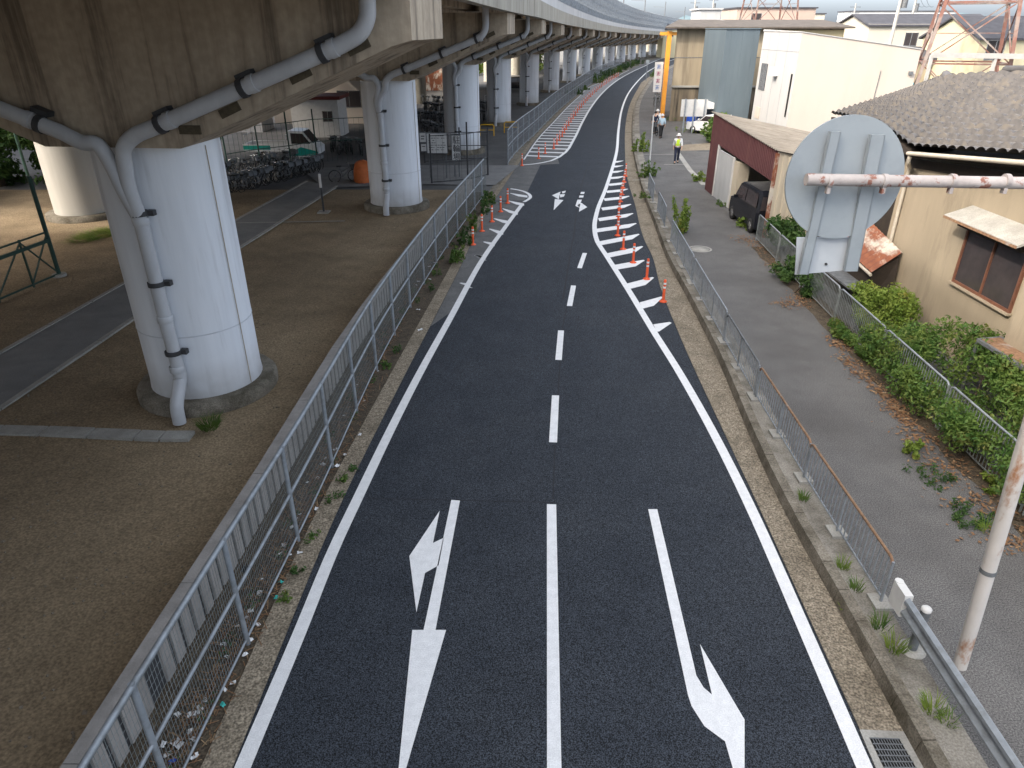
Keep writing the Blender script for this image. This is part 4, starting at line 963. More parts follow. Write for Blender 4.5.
# clothes-pole bracket frame behind the hedge at the right edge
root = empty('metal_rack',(9.9,12.4,PZ),'weathered metal rack sticking up behind the hedge at the right edge','rack')
mb = MB(); a0 = Vector(at(978,340,13.6)); a1 = Vector(at(1030,372,12.2)); a2=Vector(at(1000,338,13.9)); a3=Vector(at(1040,362,12.6))
mb.bar(a0,a1,.07); mb.bar(a2,a3,.07); mb.bar(a0,a2,.06)
for p in (a1,a2,a0): mb.bar(p,(p.x,p.y,PZ),.05)
part(mb,'frame','galv_dark',root); mb = MB(); mb.hexa([a0,a1,a3,a2],[p+Vector((0,0,.03)) for p in (a0,a1,a3,a2)]); part(mb,'shelf','rustrail',root)

# ------------------------------------------------------------------ maroon garage
GX = 9.95
root = empty('garage',(11,31.5,PZ),'maroon clad open garage with pale sheet roof and grey door beside the path','garage')
Gp = lambda mb,nm,m: part(mb,nm,m,root)
def ribbed(x,y0,y1,zf,z0,step,m,nm,dirx=-1):        # ribbed sheet facing -x
    mb = MB(); y=y0; k=0
    while y < y1-1e-4:
        e=min(y+step,y1); o_=(.0 if k%2 else .025)*dirx
        mb.hexa([(x+o_,y,z0(y)),(x+.03,y,z0(y)),(x+.03,e,z0(e)),(x+o_,e,z0(e))],[(x+o_,y,zf(y)),(x+.03,y,zf(y)),(x+.03,e,zf(e)),(x+o_,e,zf(e))]); y=e;k+=1
    return Gp(mb,nm,m)
zt = lambda y: 3.46+(y-26.9)*.042
ribbed(GX,34.7,36.3,zt,lambda y:PZ,.1,'purple','front_cladding'); ribbed(GX,26.9,34.7,zt,lambda y:2.35+(y-26.9)*.03,.1,'purple','front_cladding')
mb = MB(); y=9.95; k=0; x=GX
while x < 14.9:
    e=x+.12; o_=0 if k%2 else -.03; za=lambda q:3.46-(q-GX)*.19
    mb.hexa([(x,26.9+o_,PZ),(e,26.9+o_,PZ),(e,26.95,PZ),(x,26.95,PZ)],[(x,26.9+o_,za(x)),(e,26.9+o_,za(e)),(e,26.95,za(e)),(x,26.95,za(x))]); x=e;k+=1
Gp(mb,'end_wall','cladding')
mb = MB(); mb.bb(GX+.05,14.9,36.2,36.3,PZ,2.9); mb.bb(14.9,15,26.9,36.3,PZ,2.5); Gp(mb,'rear_wall','cladding')
corr((GX-.12,26.75,3.52),(GX-.12,36.45,3.93),(15.05,26.75,2.52),(15.05,36.45,2.93),44,.028,'asbroof','roof',root)
mb = MB(); 
for k in range(4): mb.bb(GX-.02,GX+.03,32.2+k*.6,32.2+k*.6+.585,PZ,2.42)
dr=Gp(mb,'door','shutter')
mb = MB(); mb.bb(GX-.05,GX+.06,34.6,34.72,PZ,2.6); Gp(mb,'door_frame','whitepaint')
mb = MB(); mb.bb(GX-.02,GX+.06,32.05,32.18,PZ,2.42); Gp(mb,'door_frame','whitepaint')
mb = MB(); mb.bb(GX+.02,GX+.5,31.3,32.0,PZ,2.3); Gp(mb,'inner_boards','cladding')
mb = MB(); mb.bb(GX-.06,GX+.06,26.85,26.97,PZ,3.4); Gp(mb,'corner_post','rustroof')

# ------------------------------------------------------------------ vehicles
def wheel(root,x,y,r=.28,w=.17,axis='X',z=None):
    z = r if z is None else z
    mb = MB(); mb.lathe([(r*.62,-w/2),(r*.96,-w/2),(r,-w/3),(r,w/3),(r*.96,w/2),(r*.62,w/2)],(0,0,0),24,axis,False)
    wh = mb.build('wheel','rubber',root,(x,y,z))
    mb = MB(); mb.lathe([(.001,-w/2*.85),(r*.62,-w/2*.95),(r*.62,w/2*.95),(.001,w/2*.85)],(0,0,0),20,axis,False); mb.build('rim','chrome',wh); return wh
def car(name, body_m, label, cat, loc, rz, L=3.4, Wd=1.47, prof=None, glass=None):
    """side profile in (y,z), nose to +y"""
    root = empty(name,loc,label,cat,None,rz)
    n=len(prof); mb=MB(); secs=[(-.5,.93),(-.44,1.0),(.44,1.0),(.5,.93)]
    hw = lambda z: Wd*(1 if z<.95 else 1-.13*(z-.95)/.8)
    for s_,k in secs:
        for y,z in prof:
            zz = z if abs(s_)<.48 else .5*L*0+z*.985+.01
            mb.v.append((s_*hw(z),y*k if abs(s_)>.48 else y,zz))
    for j in range(3):
        for i in range(n): mb.f.append((j*n+i,j*n+(i+1)%n,(j+1)*n+(i+1)%n,(j+1)*n+i)); mb.sm.append(False)
    mb.f += [tuple(range(n))[::-1],tuple(3*n+i for i in range(n))]; mb.sm += [False]*2
    mb.build('body',body_m,root)
    for nm,q in glass:
        if nm in('side_window',):
            for s_ in (-1,1):
                mb=MB(); pts=[(s_*(hw(z)/2+.006),y,z) for y,z in q]; mb.poly(pts if s_>0 else pts[::-1]); mb.build('side_window','glass',root)
        else:
            (ya,za),(yb_,zb_)=q; mb=MB(); off=.012
            d_=Vector((0,yb_-ya,zb_-za)).normalized(); nn=Vector((0,d_.z,-d_.y)); nn = nn if (nn.y>0)==(nm=='windscreen') else -nn
            a,b=hw(za)*.44,hw(zb_)*.43
            mb.poly([Vector((-a,ya,za))+nn*off,Vector((a,ya,za))+nn*off,Vector((b,yb_,zb_))+nn*off,Vector((-b,yb_,zb_))+nn*off]); mb.build(nm,'glass',root)
    for y in (L*.33,-L*.33):
        for s_ in (-1,1): wheel(root,s_*(Wd/2-.07),y)
    for s_ in (-1,1):
        mb=MB(); mb.box((s_*Wd*.36,L/2-.03,.72),(.26,.08,.15)); mb.build('headlight','reflect',root)
        mb=MB(); mb.box((s_*(Wd/2+.09),L*.20,1.08),(.16,.08,.13)); mb.build('mirror',body_m,root)
    return root
kei = [(-1.7,.25),(1.68,.25),(1.7,.55),(1.62,.9),(1.15,1.02),(.72,1.62),(.5,1.7),(-1.5,1.72),(-1.66,1.55),(-1.7,.9)]
keig = [('windscreen',[(1.10,1.06),(.74,1.56)]),('rear_window',[(-1.69,1.0),(-1.655,1.52)]),('side_window',[(.95,1.05),(.62,1.55),(-.15,1.57),(-.15,1.05)]),('side_window',[(-.22,1.05),(-.22,1.57),(-1.4,1.57),(-1.5,1.05)])]
car('parked_car','carblack','boxy black car parked half inside the maroon garage','car',(10.28,28.85,PZ),R(2),prof=kei,glass=keig)
sedan=[(-2.1,.25),(2.1,.25),(2.12,.55),(1.95,.78),(1.0,.92),(.35,1.42),(-1.0,1.45),(-1.7,1.0),(-2.1,.92)]
sg=[('windscreen',[(.95,.96),(.40,1.38)]),('rear_window',[(-1.66,1.04),(-1.05,1.42)]),('side_window',[(.8,.97),(.32,1.36),(-.9,1.38),(-1.4,1.0)])]
car('parked_car','carwhite','white car parked under the signboard in front of the beige factory','car',(*G(713,134,PZ),PZ),R(40),L=4.2,Wd=1.65,prof=sedan,glass=sg)
car('parked_car','carblack','dark car parked far under the viaduct beyond the fourth pier','car',(*G(515,90),0),R(100),prof=kei,glass=keig)
# small white truck under the viaduct (nose to +x)
tx,ty = G(282,163); root = empty('light_truck',(tx,ty+.9,0),'small white flatbed truck with teal stripe parked under the viaduct','truck')
T = lambda mb,nm,m: mb.build(nm,m,root)
mb=MB(); pr_=[(.55,.35),(2.35,.35),(2.4,.9),(2.05,1.15),(1.5,1.88),(.62,1.92),(.55,1.85)]; n=len(pr_)
mb.add([(x,-.82,z) for x,z in pr_]+[(x,.82,z) for x,z in pr_],[tuple(range(n)),tuple(range(n,2*n))[::-1]]+[(i,n+i,n+(i+1)%n,(i+1)%n) for i in range(n)]); T(mb,'cab','carwhite')
for s_ in (-1,1):
    mb=MB(); mb.poly([(x,s_*.826,z) for x,z in ([(.75,1.15),(1.95,1.15),(1.5,1.75),(.75,1.78)] if s_<0 else [(.75,1.78),(1.5,1.75),(1.95,1.15),(.75,1.15)])]); T(mb,'side_window','glass')
    mb=MB(); mb.poly([(x,s_*.828,z) for x,z in ([(.6,.42),(2.36,.42),(2.36,.68),(1.3,.95),(.6,.62)] if s_<0 else [(.6,.62),(1.3,.95),(2.36,.68),(2.36,.42),(.6,.42)])]); T(mb,'stripe','teal')
    mb=MB(); mb.bb(-2.3,.5,s_*.84-.02,s_*.84+.02,.78,1.12); T(mb,'bed_side','carwhite')
    mb=MB(); mb.bb(-2.3,-.6,s_*.866-.004,s_*.866+.004,.80,1.05); T(mb,'stripe','teal')
    for x in (1.5,-1.5): wheel(root,x,s_*.72,.3,.18,'Y')
mb=MB(); mb.poly([(2.07,-.72,1.17),(2.07,.72,1.17),(1.535,.7,1.85),(1.535,-.7,1.85)]); T(mb,'windscreen','glass')
mb=MB(); mb.bb(-2.3,.5,-.82,.82,.68,.76); mb.bb(-2.3,-2.26,-.82,.82,.78,1.12); T(mb,'bed','carwhite')
mb=MB()
for x in (-2.2,.4):
    for s_ in (-.8,.8): mb.bar((x,s_,1.1),(x,s_,1.65),.05)
    mb.bar((x,-.8,1.65),(x,.8,1.65),.05)
T(mb,'rack','whitepaint')
mb=MB(); mb.bb(2.36,2.42,-.75,.75,.36,.5); T(mb,'bumper','darkmetal')

# ------------------------------------------------------------------ bicycles under the viaduct
def bicycle():
    root=empty('bicycle',(0,0,0),'x','bicycle')
    for x in (-.52,.52):
        mb=MB(); n=20; mb.tube([(x+.32*math.cos(2*math.pi*i/n),0,.33+.32*math.sin(2*math.pi*i/n)) for i in range(n+1)],.022,5,False)
        for k in range(4): a=k*math.pi/4; mb.bar((x-.3*math.cos(a),0,.33-.3*math.sin(a)),(x+.3*math.cos(a),0,.33+.3*math.sin(a)),.006)
        mb.build('wheel','rubber',root)
    mb=MB()
    for a,b in [((-.52,.33),(-.08,.3)),((-.52,.33),(-.2,.72)),((-.08,.3),(-.22,.8)),((-.08,.3),(.38,.72)),((-.16,.55),(.36,.8)),((.52,.33),(.34,.95))]: mb.bar((a[0],0,a[1]),(b[0],0,b[1]),.035)
    mb.build('frame','galv_dark',root)
    mb=MB(); mb.tube([(.2,-.27,1.0),(.3,-.2,1.02),(.34,0,.96),(.3,.2,1.02),(.2,.27,1.0)],.014,6); mb.build('handlebar','chrome',root)
    mb=MB(); mb.hexa([(-.36,-.09,.82),(-.12,-.03,.84),(-.12,.03,.84),(-.36,.09,.82)],[(-.37,-.1,.89),(-.1,-.03,.88),(-.1,.03,.88),(-.37,.1,.89)]); mb.build('saddle','rubber',root)
    mb=MB(); 
    for a in range(5): mb.box((.56,-.15+a*.075,.8),(.30,.008,.22))
    mb.box((.56,0,.7),(.26,.3,.012)); mb.box((.42,0,.8),(.012,.3,.22)); mb.box((.71,0,.8),(.012,.32,.22)); mb.build('basket','galv_dark',root)
    return root
bk0=bicycle(); bu=[False]
def bike(x,y,rz,label,group):
    if not bu[0]: bu[0]=True; bk0.location=(x,y,.0); bk0.rotation_euler=(0,0,rz); bk0['label']=label; bk0['group']=group; return bk0
    return dup(bk0,(x,y,0),rz,label,group)
a,b=Vector(G(222,196)),Vector(G(318,172))
for i in range(24):
    p=a.lerp(b,i/23)+Vector((rng.gauss(0,.15),rng.gauss(0,.2))); bike(p.x,p.y,R(rng.uniform(55,75)),'bicycle in the packed row along the park path near the small truck','bicycles parked along the park path')
a,b=Vector(G(205,183)),Vector(G(290,166))
for i in range(14):
    p=a.lerp(b,i/13)+Vector((rng.gauss(0,.2),rng.gauss(0,.3))); bike(p.x,p.y,R(rng.uniform(50,80)),'bicycle in the packed row along the park path near the small truck','bicycles parked along the park path')
bm=[]
for row,(pa,pb,n) in enumerate([((372,140),(455,150),16),((420,133),(455,139),10),((420,122),(456,126),12),((422,112),(455,115),12),((424,104),(454,107),10),((474,120),(492,122),6),((476,110),(492,112),6),((330,150),(365,156),8)]):
    a,b=Vector(G(*pa)),Vector(G(*pb))
    for i in range(n):
        p=a.lerp(b,(i+.5)/n)+Vector((rng.gauss(0,.15),rng.gauss(0,.35))); bike(p.x,p.y,R(90+rng.uniform(-20,20)),'bicycle in the crowded parking rows between the second and third piers','bicycles in the crowded rows')
bike(*G(530,103),R(10),'bicycle leaning at the foot of the fifth pier','bicycles')
bike(*G(345,182),R(20),'bicycle standing left of the orange cover by the second pier','bicycles')
# orange covered heap by pier two
bl=MB(); n=14
for k,(r_,z_) in enumerate([(.62,0),(.66,.3),(.55,.75),(.42,1.05),(.05,1.15)]):
    for i in range(n): a=2*math.pi*i/n; rr=r_*(1+.12*math.sin(3*a+k)); bl.v.append((rr*math.cos(a)*.9,rr*math.sin(a),z_+.05*math.sin(4*a+k)))
for k in range(4):
    for i in range(n): bl.f.append((k*n+i,k*n+(i+1)%n,(k+1)*n+(i+1)%n,(k+1)*n+i)); bl.sm.append(True)
o=bl.build('covered_heap',mat('orange_cover',(.62,.17,.05),(.5,.13,.04),5,.7)); o.location=(*G(364,182),0); tag(o,'orange cover over a heap beside the second pier','cover')

# ------------------------------------------------------------------ fence posts, boards and sheds under the viaduct
def net_fence(pxs, hts, label, m='darkmetal', rails=(1.6,.8)):
    pts=[G(*p) for p in pxs]; root=empty('post_fence',(*pts[0],0),label,'fence')
    for (x,y),h in zip(pts,hts): mb=MB(); mb.tube([(x,y,0),(x,y,h)],.045,7); part(mb,'post',m,root)
    mb=MB()
    for z in rails:
        for i in range(len(pts)-1): mb.bar((*pts[i],z),(*pts[i+1],z),.04)
    for i in range(len(pts)-1):
        A_,B_=Vector(pts[i]),Vector(pts[i+1]); n=int((B_-A_).length/.3)
        for k in range(n): p=A_.lerp(B_,k/n); mb.bar((p.x,p.y,.05),(p.x,p.y,max(rails)),.012)
    part(mb,'wire_panel',m,root); return root
net_fence([(432,184),(468,181),(488,176)],[2.6,3.1,2.3],'wire fence on dark posts in front of the third pier','darkmetal',(2.5,1.1,.1))
net_fence([(425,163),(460,160),(488,160)],[2.0,2.0,2.0],'low dark fence behind the notice boards','darkmetal',(1.7,.9,.1))
net_fence([(230,178),(262,172),(292,168),(318,163),(372,160)],[3.4,3.3,3.3,3.2,2.6],'tall dark net fence in front of the small truck','greenpost',(2.6,1.3))
def board(px0,py0,px1,py1,Yb,label,m='whitepaint',frame='galv_dark',marks=None,legs=True,cat='notice board'):
    a=Vector(at(px0,py0,Yb)); b=Vector(at(px1,py1,Yb)); root=empty('notice_board',((a.x+b.x)/2,Yb,0),label,cat)
    mb=MB(); mb.bb(a.x,b.x,Yb,Yb+.05,b.z,a.z); part(mb,'panel',m,root)
    mb=MB()
    for (x0,x1,z0,z1) in ((a.x-.03,b.x+.03,a.z,a.z+.04),(a.x-.03,b.x+.03,b.z-.04,b.z),(a.x-.03,a.x,b.z,a.z),(b.x,b.x+.03,b.z,a.z)): mb.bb(x0,x1,Yb-.01,Yb+.06,z0,z1)
    part(mb,'frame',frame,root)
    if legs:
        mb=MB()
        for x in (a.x+.1,b.x-.1): mb.bb(x-.03,x+.03,Yb+.06,Yb+.12,0,a.z)
        part(mb,'leg',frame,root)
    if marks:
        mb=MB()
        for (u0,v0,u1,v1) in marks: mb.bb(a.x+(b.x-a.x)*u0,a.x+(b.x-a.x)*u1,Yb-.006,Yb-.002,a.z+(b.z-a.z)*v1,a.z+(b.z-a.z)*v0)
        part(mb,'lettering','ink',root)
    return root
def text_on(s, parent, loc, size, m, rx=R(90), rz=0.0, vertical=False, sp=1.05):
    cu=bpy.data.curves.new('lettering','FONT'); cu.body='\n'.join(s) if vertical else s; cu.size=size; cu.align_x='CENTER'; cu.align_y='TOP' if vertical else 'CENTER'; cu.space_line=sp; cu.extrude=.002
    o=bpy.data.objects.new('lettering',cu); COL.objects.link(o); o.location=loc; o.rotation_euler=(rx,0,rz); cu.materials.append(M[m])
    dg=bpy.context.evaluated_depsgraph_get(); me=bpy.data.meshes.new_from_object(o.evaluated_get(dg)); bpy.data.objects.remove(o)
    o=bpy.data.objects.new('lettering',me); COL.objects.link(o); o.location=loc; o.rotation_euler=(rx,0,rz)
    if parent is not None: pp_(o,parent)
    return o
rr=random.Random(2); mk=[]
for r_ in range(7):
    u=.08
    while u<.85:
        w=rr.uniform(.03,.12); mk.append((u,.1+r_*.12,u+w,.13+r_*.12)) if rr.random()<.75 else None; u+=w+.03
board(426.5,133.5,447.5,153,40.0,'white notice board with faint dark writing in front of the third pier',marks=mk)
board(419.5,133,426,142,39.7,'small pale notice fixed left of the white notice board',marks=[(.2,.3,.8,.4),(.2,.6,.7,.7)],legs=False)
board(421,144,426.5,151,39.7,'small square notice below the other small notice',marks=[(.2,.3,.8,.4)],legs=False)
r2=board(451.5,135.5,460.5,160,40.4,'narrow upright white sign with dark vertical characters before the third pier',cat='sign')
pa=Vector(at(456,136.5,40.38)); text_on('駐輪場',r2,(pa.x,40.385,pa.z),.43,'ink',vertical=True)
# traffic post with white top on the park path
x,y=G(324,213); root=empty('marker_post',(x,y,0),'dark marker post with white top standing in the dirt by the park path','post')
mb=MB(); mb.tube([(0,0,0),(0,0,1.15)],.045,8); mb.build('post','darkmetal',root); mb=MB(); mb.tube([(0,0,1.15),(0,0,1.75)],.06,8); mb.build('white_sleeve','whitepaint',root)
mb=MB(); mb.box((0,0,.04),(.5,.5,.08)); mb.build('base','pale_conc',root)
# yellow barrier round pier four
root=empty('pipe_barrier',(*G(505,135),0),'yellow pipe barriers at the foot of the fourth pier','barrier')
for px_ in (487,511):
    x,y=G(px_,136 if px_<500 else 133); mb=MB(); mb.tube([(x-.55,y,0),(x-.55,y,.75),(x-.45,y,.85),(x+.45,y,.85),(x+.55,y,.75),(x+.55,y,0)],.045,8); mb.bar((x-.55,y,.45),(x+.55,y,.45),.05); part(mb,'hoop','yellowpaint',root)
# pale bike racks
for i,(px_,py_) in enumerate([(440,115),(485,103)]):
    x,y=G(px_,py_); mb=MB()
    for k in range(4): mb.tube([(k*.7,0,0),(k*.7,0,.8),(k*.7+.5,0,.95),(k*.7+.5,0,0)],.035,6)
    o=mb.build('bike_rack','whitepaint'); o.location=(x,y,0); tag(o,'pale pipe bike rack %s the third pier'%('left of' if i==0 else 'right of'),'bike rack')
# buildings behind the parking area
def simple_house(name,x0,x1,y0,y1,h,wall,roof,label,cat='building',windows=(),flat=True,band=None,rh=1.2,ov=.3,gable='X'):
    root=empty(name,((x0+x1)/2,(y0+y1)/2,0),label,cat)
    mb=MB(); mb.bb(x0,x1,y0,y1,0,h); part(mb,'wall',wall,root)
    if flat: mb=MB(); mb.bb(x0-ov,x1+ov,y0-ov,y1+ov,h+.002,h+.25); part(mb,'roof',roof,root)
    else:
        mb=MB(); xm,ym=(x0+x1)/2,(y0+y1)/2
        if gable=='X':
            vs=[(x0-ov,y0-ov,h-.1),(x1+ov,y0-ov,h-.1),(x1+ov,ym,h+rh),(x0-ov,ym,h+rh),(x0-ov,y1+ov,h-.1),(x1+ov,y1+ov,h-.1)]
            vs+=[(a,b,c-.16) for a,b,c in vs]; mb.add(vs,[(0,1,2,3),(3,2,5,4),(7,6,9,8),(8,9,10,11),(0,6,7,1),(4,5,11,10),(0,3,9,6),(3,4,10,9),(1,7,8,2),(2,8,11,5)])
            for xx in (x0,x1): g2=MB(); g2.add([(xx,y0,h),(xx,y1,h),(xx,ym,h+rh-.18)],[(0,1,2)]); part(g2,'gable',wall,root)
        else:
            vs=[(x0-ov,y0-ov,h-.1),(x0-ov,y1+ov,h-.1),(xm,y1+ov,h+rh),(xm,y0-ov,h+rh),(x1+ov,y0-ov,h-.1),(x1+ov,y1+ov,h-.1)]
            vs+=[(a,b,c-.16) for a,b,c in vs]; mb.add(vs,[(0,3,2,1),(3,4,5,2),(6,7,8,9),(9,8,11,10),(0,1,7,6),(4,10,11,5),(0,6,9,3),(3,9,10,4),(1,2,8,7),(2,5,11,8)])
            for yy_ in (y0,y1): g2=MB(); g2.add([(x0,yy_,h),(x1,yy_,h),(xm,yy_,h+rh-.18)],[(0,1,2)]); part(g2,'gable',wall,root)
        part(mb,'roof',roof,root)
    if band: mb=MB(); mb.bb(x0-.35,x1+.35,y0-.35,y0-.003,band[0],band[1]); part(mb,'fascia_band',band[2],root)
    for (face,a,b,z0,z1) in windows:
        mb=MB()
        t=.05
        for (a0,a1,c0,c1) in ((a,b,z1,z1+t),(a,b,z0-t,z0),(a-t,a,z0-t,z1+t),(b,b+t,z0-t,z1+t),((a+b)/2-.02,(a+b)/2+.02,z0,z1)):
            if face=='f': mb.bb(a0,a1,y0-.05,y0-.001,c0,c1)
            else: mb.bb(x0-.05,x0-.001,a0,a1,c0,c1)
        w=part(mb,'window','chrome',root)
        mb=MB()
        if face=='f': mb.bb(a,b,y0-.02,y0-.004,z0,z1)
        else: mb.bb(x0-.02,x0-.004,a,b,z0,z1)
        o=mb.build('pane','glass',w)
    return root
x0=at(290,110,66)[0]; x1=at(366,110,66)[0]
simple_house('low_building',x0-1.5,x1+2,66,76,4.6,'creamwall','darkband','low cream building with dark blue roof band behind the parked truck',band=(4.2,5.0,'darkband'),windows=[('f',x1-2.4,x1-.4,1.4,2.7)])
x0=at(293,128,57)[0]; x1=at(340,128,57)[0]
simple_house('storage_shed',x0,x1,57,60,2.75,'whitepaint','redroof','white shed with dark red roof beside the truck','shed',windows=[('f',x1-1.2,x1-.5,1.2,1.9)],ov=.25)
x0=at(230,120,60)[0]; x1=at(261,120,60)[0]
simple_house('storage_box',x0,x1,60,63,3.7,'greywall','greywall','pale grey storage container left of the truck','container')
simple_house('shade_block',-64,-42,-60,8,24,'brickdark','slate','unseen dark brown block added for shade outside the left edge, nearer the camera')  # out of view, added only to block sun and sky from the left
simple_house('shade_block',-64,-39,26,84,24,'brickdark','slate','hidden dark brown block behind the left trees, made tall to cast shade')  # out of sight behind the beam, height chosen to shade the sheds
simple_house('brown_house',-26,-19,78,86,5.0,'factory','slate','brown walled house behind the net fence and bicycles','house',flat=False,windows=[('f',-24,-22.5,1.2,2.6)])
simple_house('brick_house',-14.5,-6.0,104,112,5.6,'rustroof','slate','red brown house far behind the crowded bicycle rows','house',flat=False,windows=[('f',-13,-11.5,2.5,4.0),('f',-9.5,-8,2.5,4.0)])
simple_house('grey_house',-25,-16,98,106,6.0,'cladding','slate','pale clad house far behind the crowded bicycle rows','house',flat=False,windows=[('f',-22,-20.5,2.8,4.2)])
# green gate-like steel frame at the left edge
root=empty('steel_frame_fence',(*G(60,278),0),'dark green steel braced fence frame at the left edge of the dirt','fence')
c0=Vector((*G(60,277),0)); u_=Vector((*G(0,303),0))-c0; 
P0=c0; P1=c0+u_*1.0; P2=c0+u_*2.2
ht=2.05
mb=MB(); mb.tube([P0,P0+Vector((0,0,ht+1.3))],.07,10); part(mb,'post','greenpost',root)
mb=MB(); mb.lathe([(.22,0),(.22,.12)],tuple(P0),12); part(mb,'post_base','pale_conc',root)
mb=MB(); Z=Vector((0,0,1))
for A_,B_ in ((P0,P1),(P1,P2)):
    m1=A_.lerp(B_,.45)
    mb.bar(A_+Z*ht*.62,B_+Z*ht*.62,.10); mb.bar(A_+Z*.12,B_+Z*.12,.05); mb.bar(A_+Z*1.55,B_+Z*1.55,.05)
    mb.bar(A_+Z*.15,m1+Z*1.5,.04); mb.bar(A_+Z*1.5,m1+Z*.15,.04); mb.bar(m1,m1+Z*1.6,.05); mb.bar(B_,B_+Z*1.6,.05); mb.bar(m1+Z*1.5,B_+Z*.15,.04)
part(mb,'braced_frame','greenpost',root)
x,y=G(40,214); root=empty('lamp_post',(x,y,0),'thin dark lamp post standing before the dark trees at the left','lamp post')
mb=MB(); mb.tube([(0,0,0),(0,0,4.4)],.06,8); mb.build('pole','greenpost',root); mb=MB(); mb.box((.25,-.1,4.35),(.5,.25,.12)); mb.build('lamp_head','galv',root)

# ------------------------------------------------------------------ trees
def tree(name,x,y,h,r,n,m,label,group=None,seed=1,size=.16,low=.25):
    root=empty(name,(x,y,0),label,'tree',group); rr=random.Random(seed)
    mb=MB(); mb.tube([(0,0,0),(.1,.05,h*.35),(0,.1,h*.7)],[h*.03,h*.022,h*.008],8)
    bl=[]
    for i in range(26):
        a=rr.uniform(0,6.28); z=h*rr.uniform(low,1); k=math.sin(math.pi*min(.97,(z/h-low)/(1-low)*.8+.2)); d=r*k*rr.uniform(.2,1); c=(math.cos(a)*d,math.sin(a)*d,z); s=r*rr.uniform(.2,.36)
        bl.append((*c,s,s,s*.75))
        if i%3==0: mb.tube([(0,.05,h*rr.uniform(.25,.5)),(c[0]*.6,c[1]*.6,c[2]*.85),c],[h*.012,h*.008,.01],5)
    mb.build('trunk','bark',root); leaves(n,bl,size,seed).build('crown',m,root); return root
gt='dark trees at the left edge'
for i,(x,y,h,r,l) in enumerate([(-30,30.5,8.5,3.2,'leftmost dark tree behind the braced steel frame, mostly cut by the frame edge'),(-27.5,38,6.5,3.0,'dark green tree directly behind the thin lamp post'),(-25.0,42,6.5,2.8,'dark green tree between the lamp post and the white pier'),(-20.5,45,6,2.6,'dark tree showing just right of the white pier'),(-29,19,11.5,4.0,'unseen dark tree added for shade outside the left edge, nearer than the braced frame'),(-27.5,10,12,4.2,'unseen dark tree added for shade outside the left edge beside the drain slabs'),(-27,1,12,4.2,'unseen dark tree added for shade outside the left edge nearest the camera')]):  # last three stand out of view, added to shade the left ground
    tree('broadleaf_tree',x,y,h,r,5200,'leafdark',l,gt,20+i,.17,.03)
for i,(x,y,l) in enumerate([(-27,34.5,'low dark bush at the foot of the trees behind the braced frame'),(-24.2,38.5,'low dark bush beside the white pier foot'),(-29,27,'low dark bush left of the braced frame')]):
    tree('bush',x,y,2.4,1.7,2600,'leafdark',l,'dark bushes under the left trees',60+i,.12,.02)
gb='sunlit bushes beyond the viaduct'
for i,(x,y,l) in enumerate([(-3.0,146,'sunlit bush glimpsed between the fourth and fifth piers'),(1.0,150,'sunlit bush glimpsed just right of the fifth pier'),(-9,140,'sunlit bush glimpsed left of the fourth pier'),(5.5,158,'sunlit bush glimpsed between the fifth and sixth piers')]):
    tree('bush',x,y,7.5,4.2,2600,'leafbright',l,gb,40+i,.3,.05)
mb=MB()

# ------------------------------------------------------------------ buildings on the right
# white / cream workshop
root=empty('workshop_building',(22.6,55,0),'cream sided workshop with grey front, slit window and wall lamp','building')
Wb=lambda mb,nm,m: part(mb,nm,m,root)
K=[(18.75,50,7.36),(26.7,50,6.35),(26.7,57.6,6.35),(18.75,57.6,7.42)]
mb=MB(); mb.add([(18.75,50,0),(26.7,50,0),(26.7,50,6.35),(18.75,50,7.36)],[(0,1,2,3)]); mb.add([(26.7,50,0),(26.7,57.6,0),(26.7,57.6,6.35),(26.7,50,6.35)],[(0,1,2,3)]); Wb(mb,'side_wall','creamwall')
mb=MB(); mb.add([(18.75,50,0),(18.75,57.6,0),(18.75,57.6,7.42),(18.75,54.2,7.5),(18.75,50,7.36)],[(0,4,3,2,1)]); mb.bb(18.76,26.7,57.55,57.6,0,6.3); Wb(mb,'front_wall','greywall')
mb=MB(); mb.hexa([(18.7,49.94,7.37),(26.75,49.94,6.36),(26.75,57.65,6.36),(18.7,57.65,7.42)],[(18.7,49.94,7.42),(26.75,49.94,6.41),(26.75,57.65,6.41),(18.7,57.65,7.55)]); Wb(mb,'roof','greywall')
mb=MB(); yv0,yv1=57.6,59.1
mb.bb(18.70,18.74,55.6,56.9,3.5,5.3); w_=Wb(mb,'window','glass')
mb=MB()
for k in range(6): mb.bb(18.66,18.69,55.62+k*.23,55.62+k*.23+.035,3.5,5.3)
o=mb.build('window_bars','galv',w_)
c=atX(777,72,18.75); mb=MB(); mb.bb(18.3,18.74,c[1]-.3,c[1]+.3,c[2]-.25,c[2]+.3); Wb(mb,'vent_hood','whitepaint')
c1_=atX(792.5,74,18.75); c2_=atX(785.5,122,18.75); mb=MB(); mb.bb(18.69,18.745,c1_[1]-.09,c1_[1]+.09,2.2,c1_[2]); Wb(mb,'slit_window','black')
c=at(880,74,50); mb=MB(); mb.bar((c[0],49.97,c[2]+.2),(c[0]-.1,49.97,c[2]-2.2),.03); mb.box((at(910,73,50)[0],49.9,at(910,73,50)[2]),(.25,.15,.2)); Wb(mb,'wall_fittings','galv_dark')
mb=MB()
for y_ in (52.2,54.2,56.0): mb.bb(18.742,18.748,y_-.015,y_+.015,0,7.3)
mb.bb(18.742,18.748,50.05,57.5,6.2,6.23); Wb(mb,'panel_joint','galv')
mb=MB(); mb.bb(18.7,18.746,55.8,56.8,1.5,2.3); Wb(mb,'lower_window','creamwall')
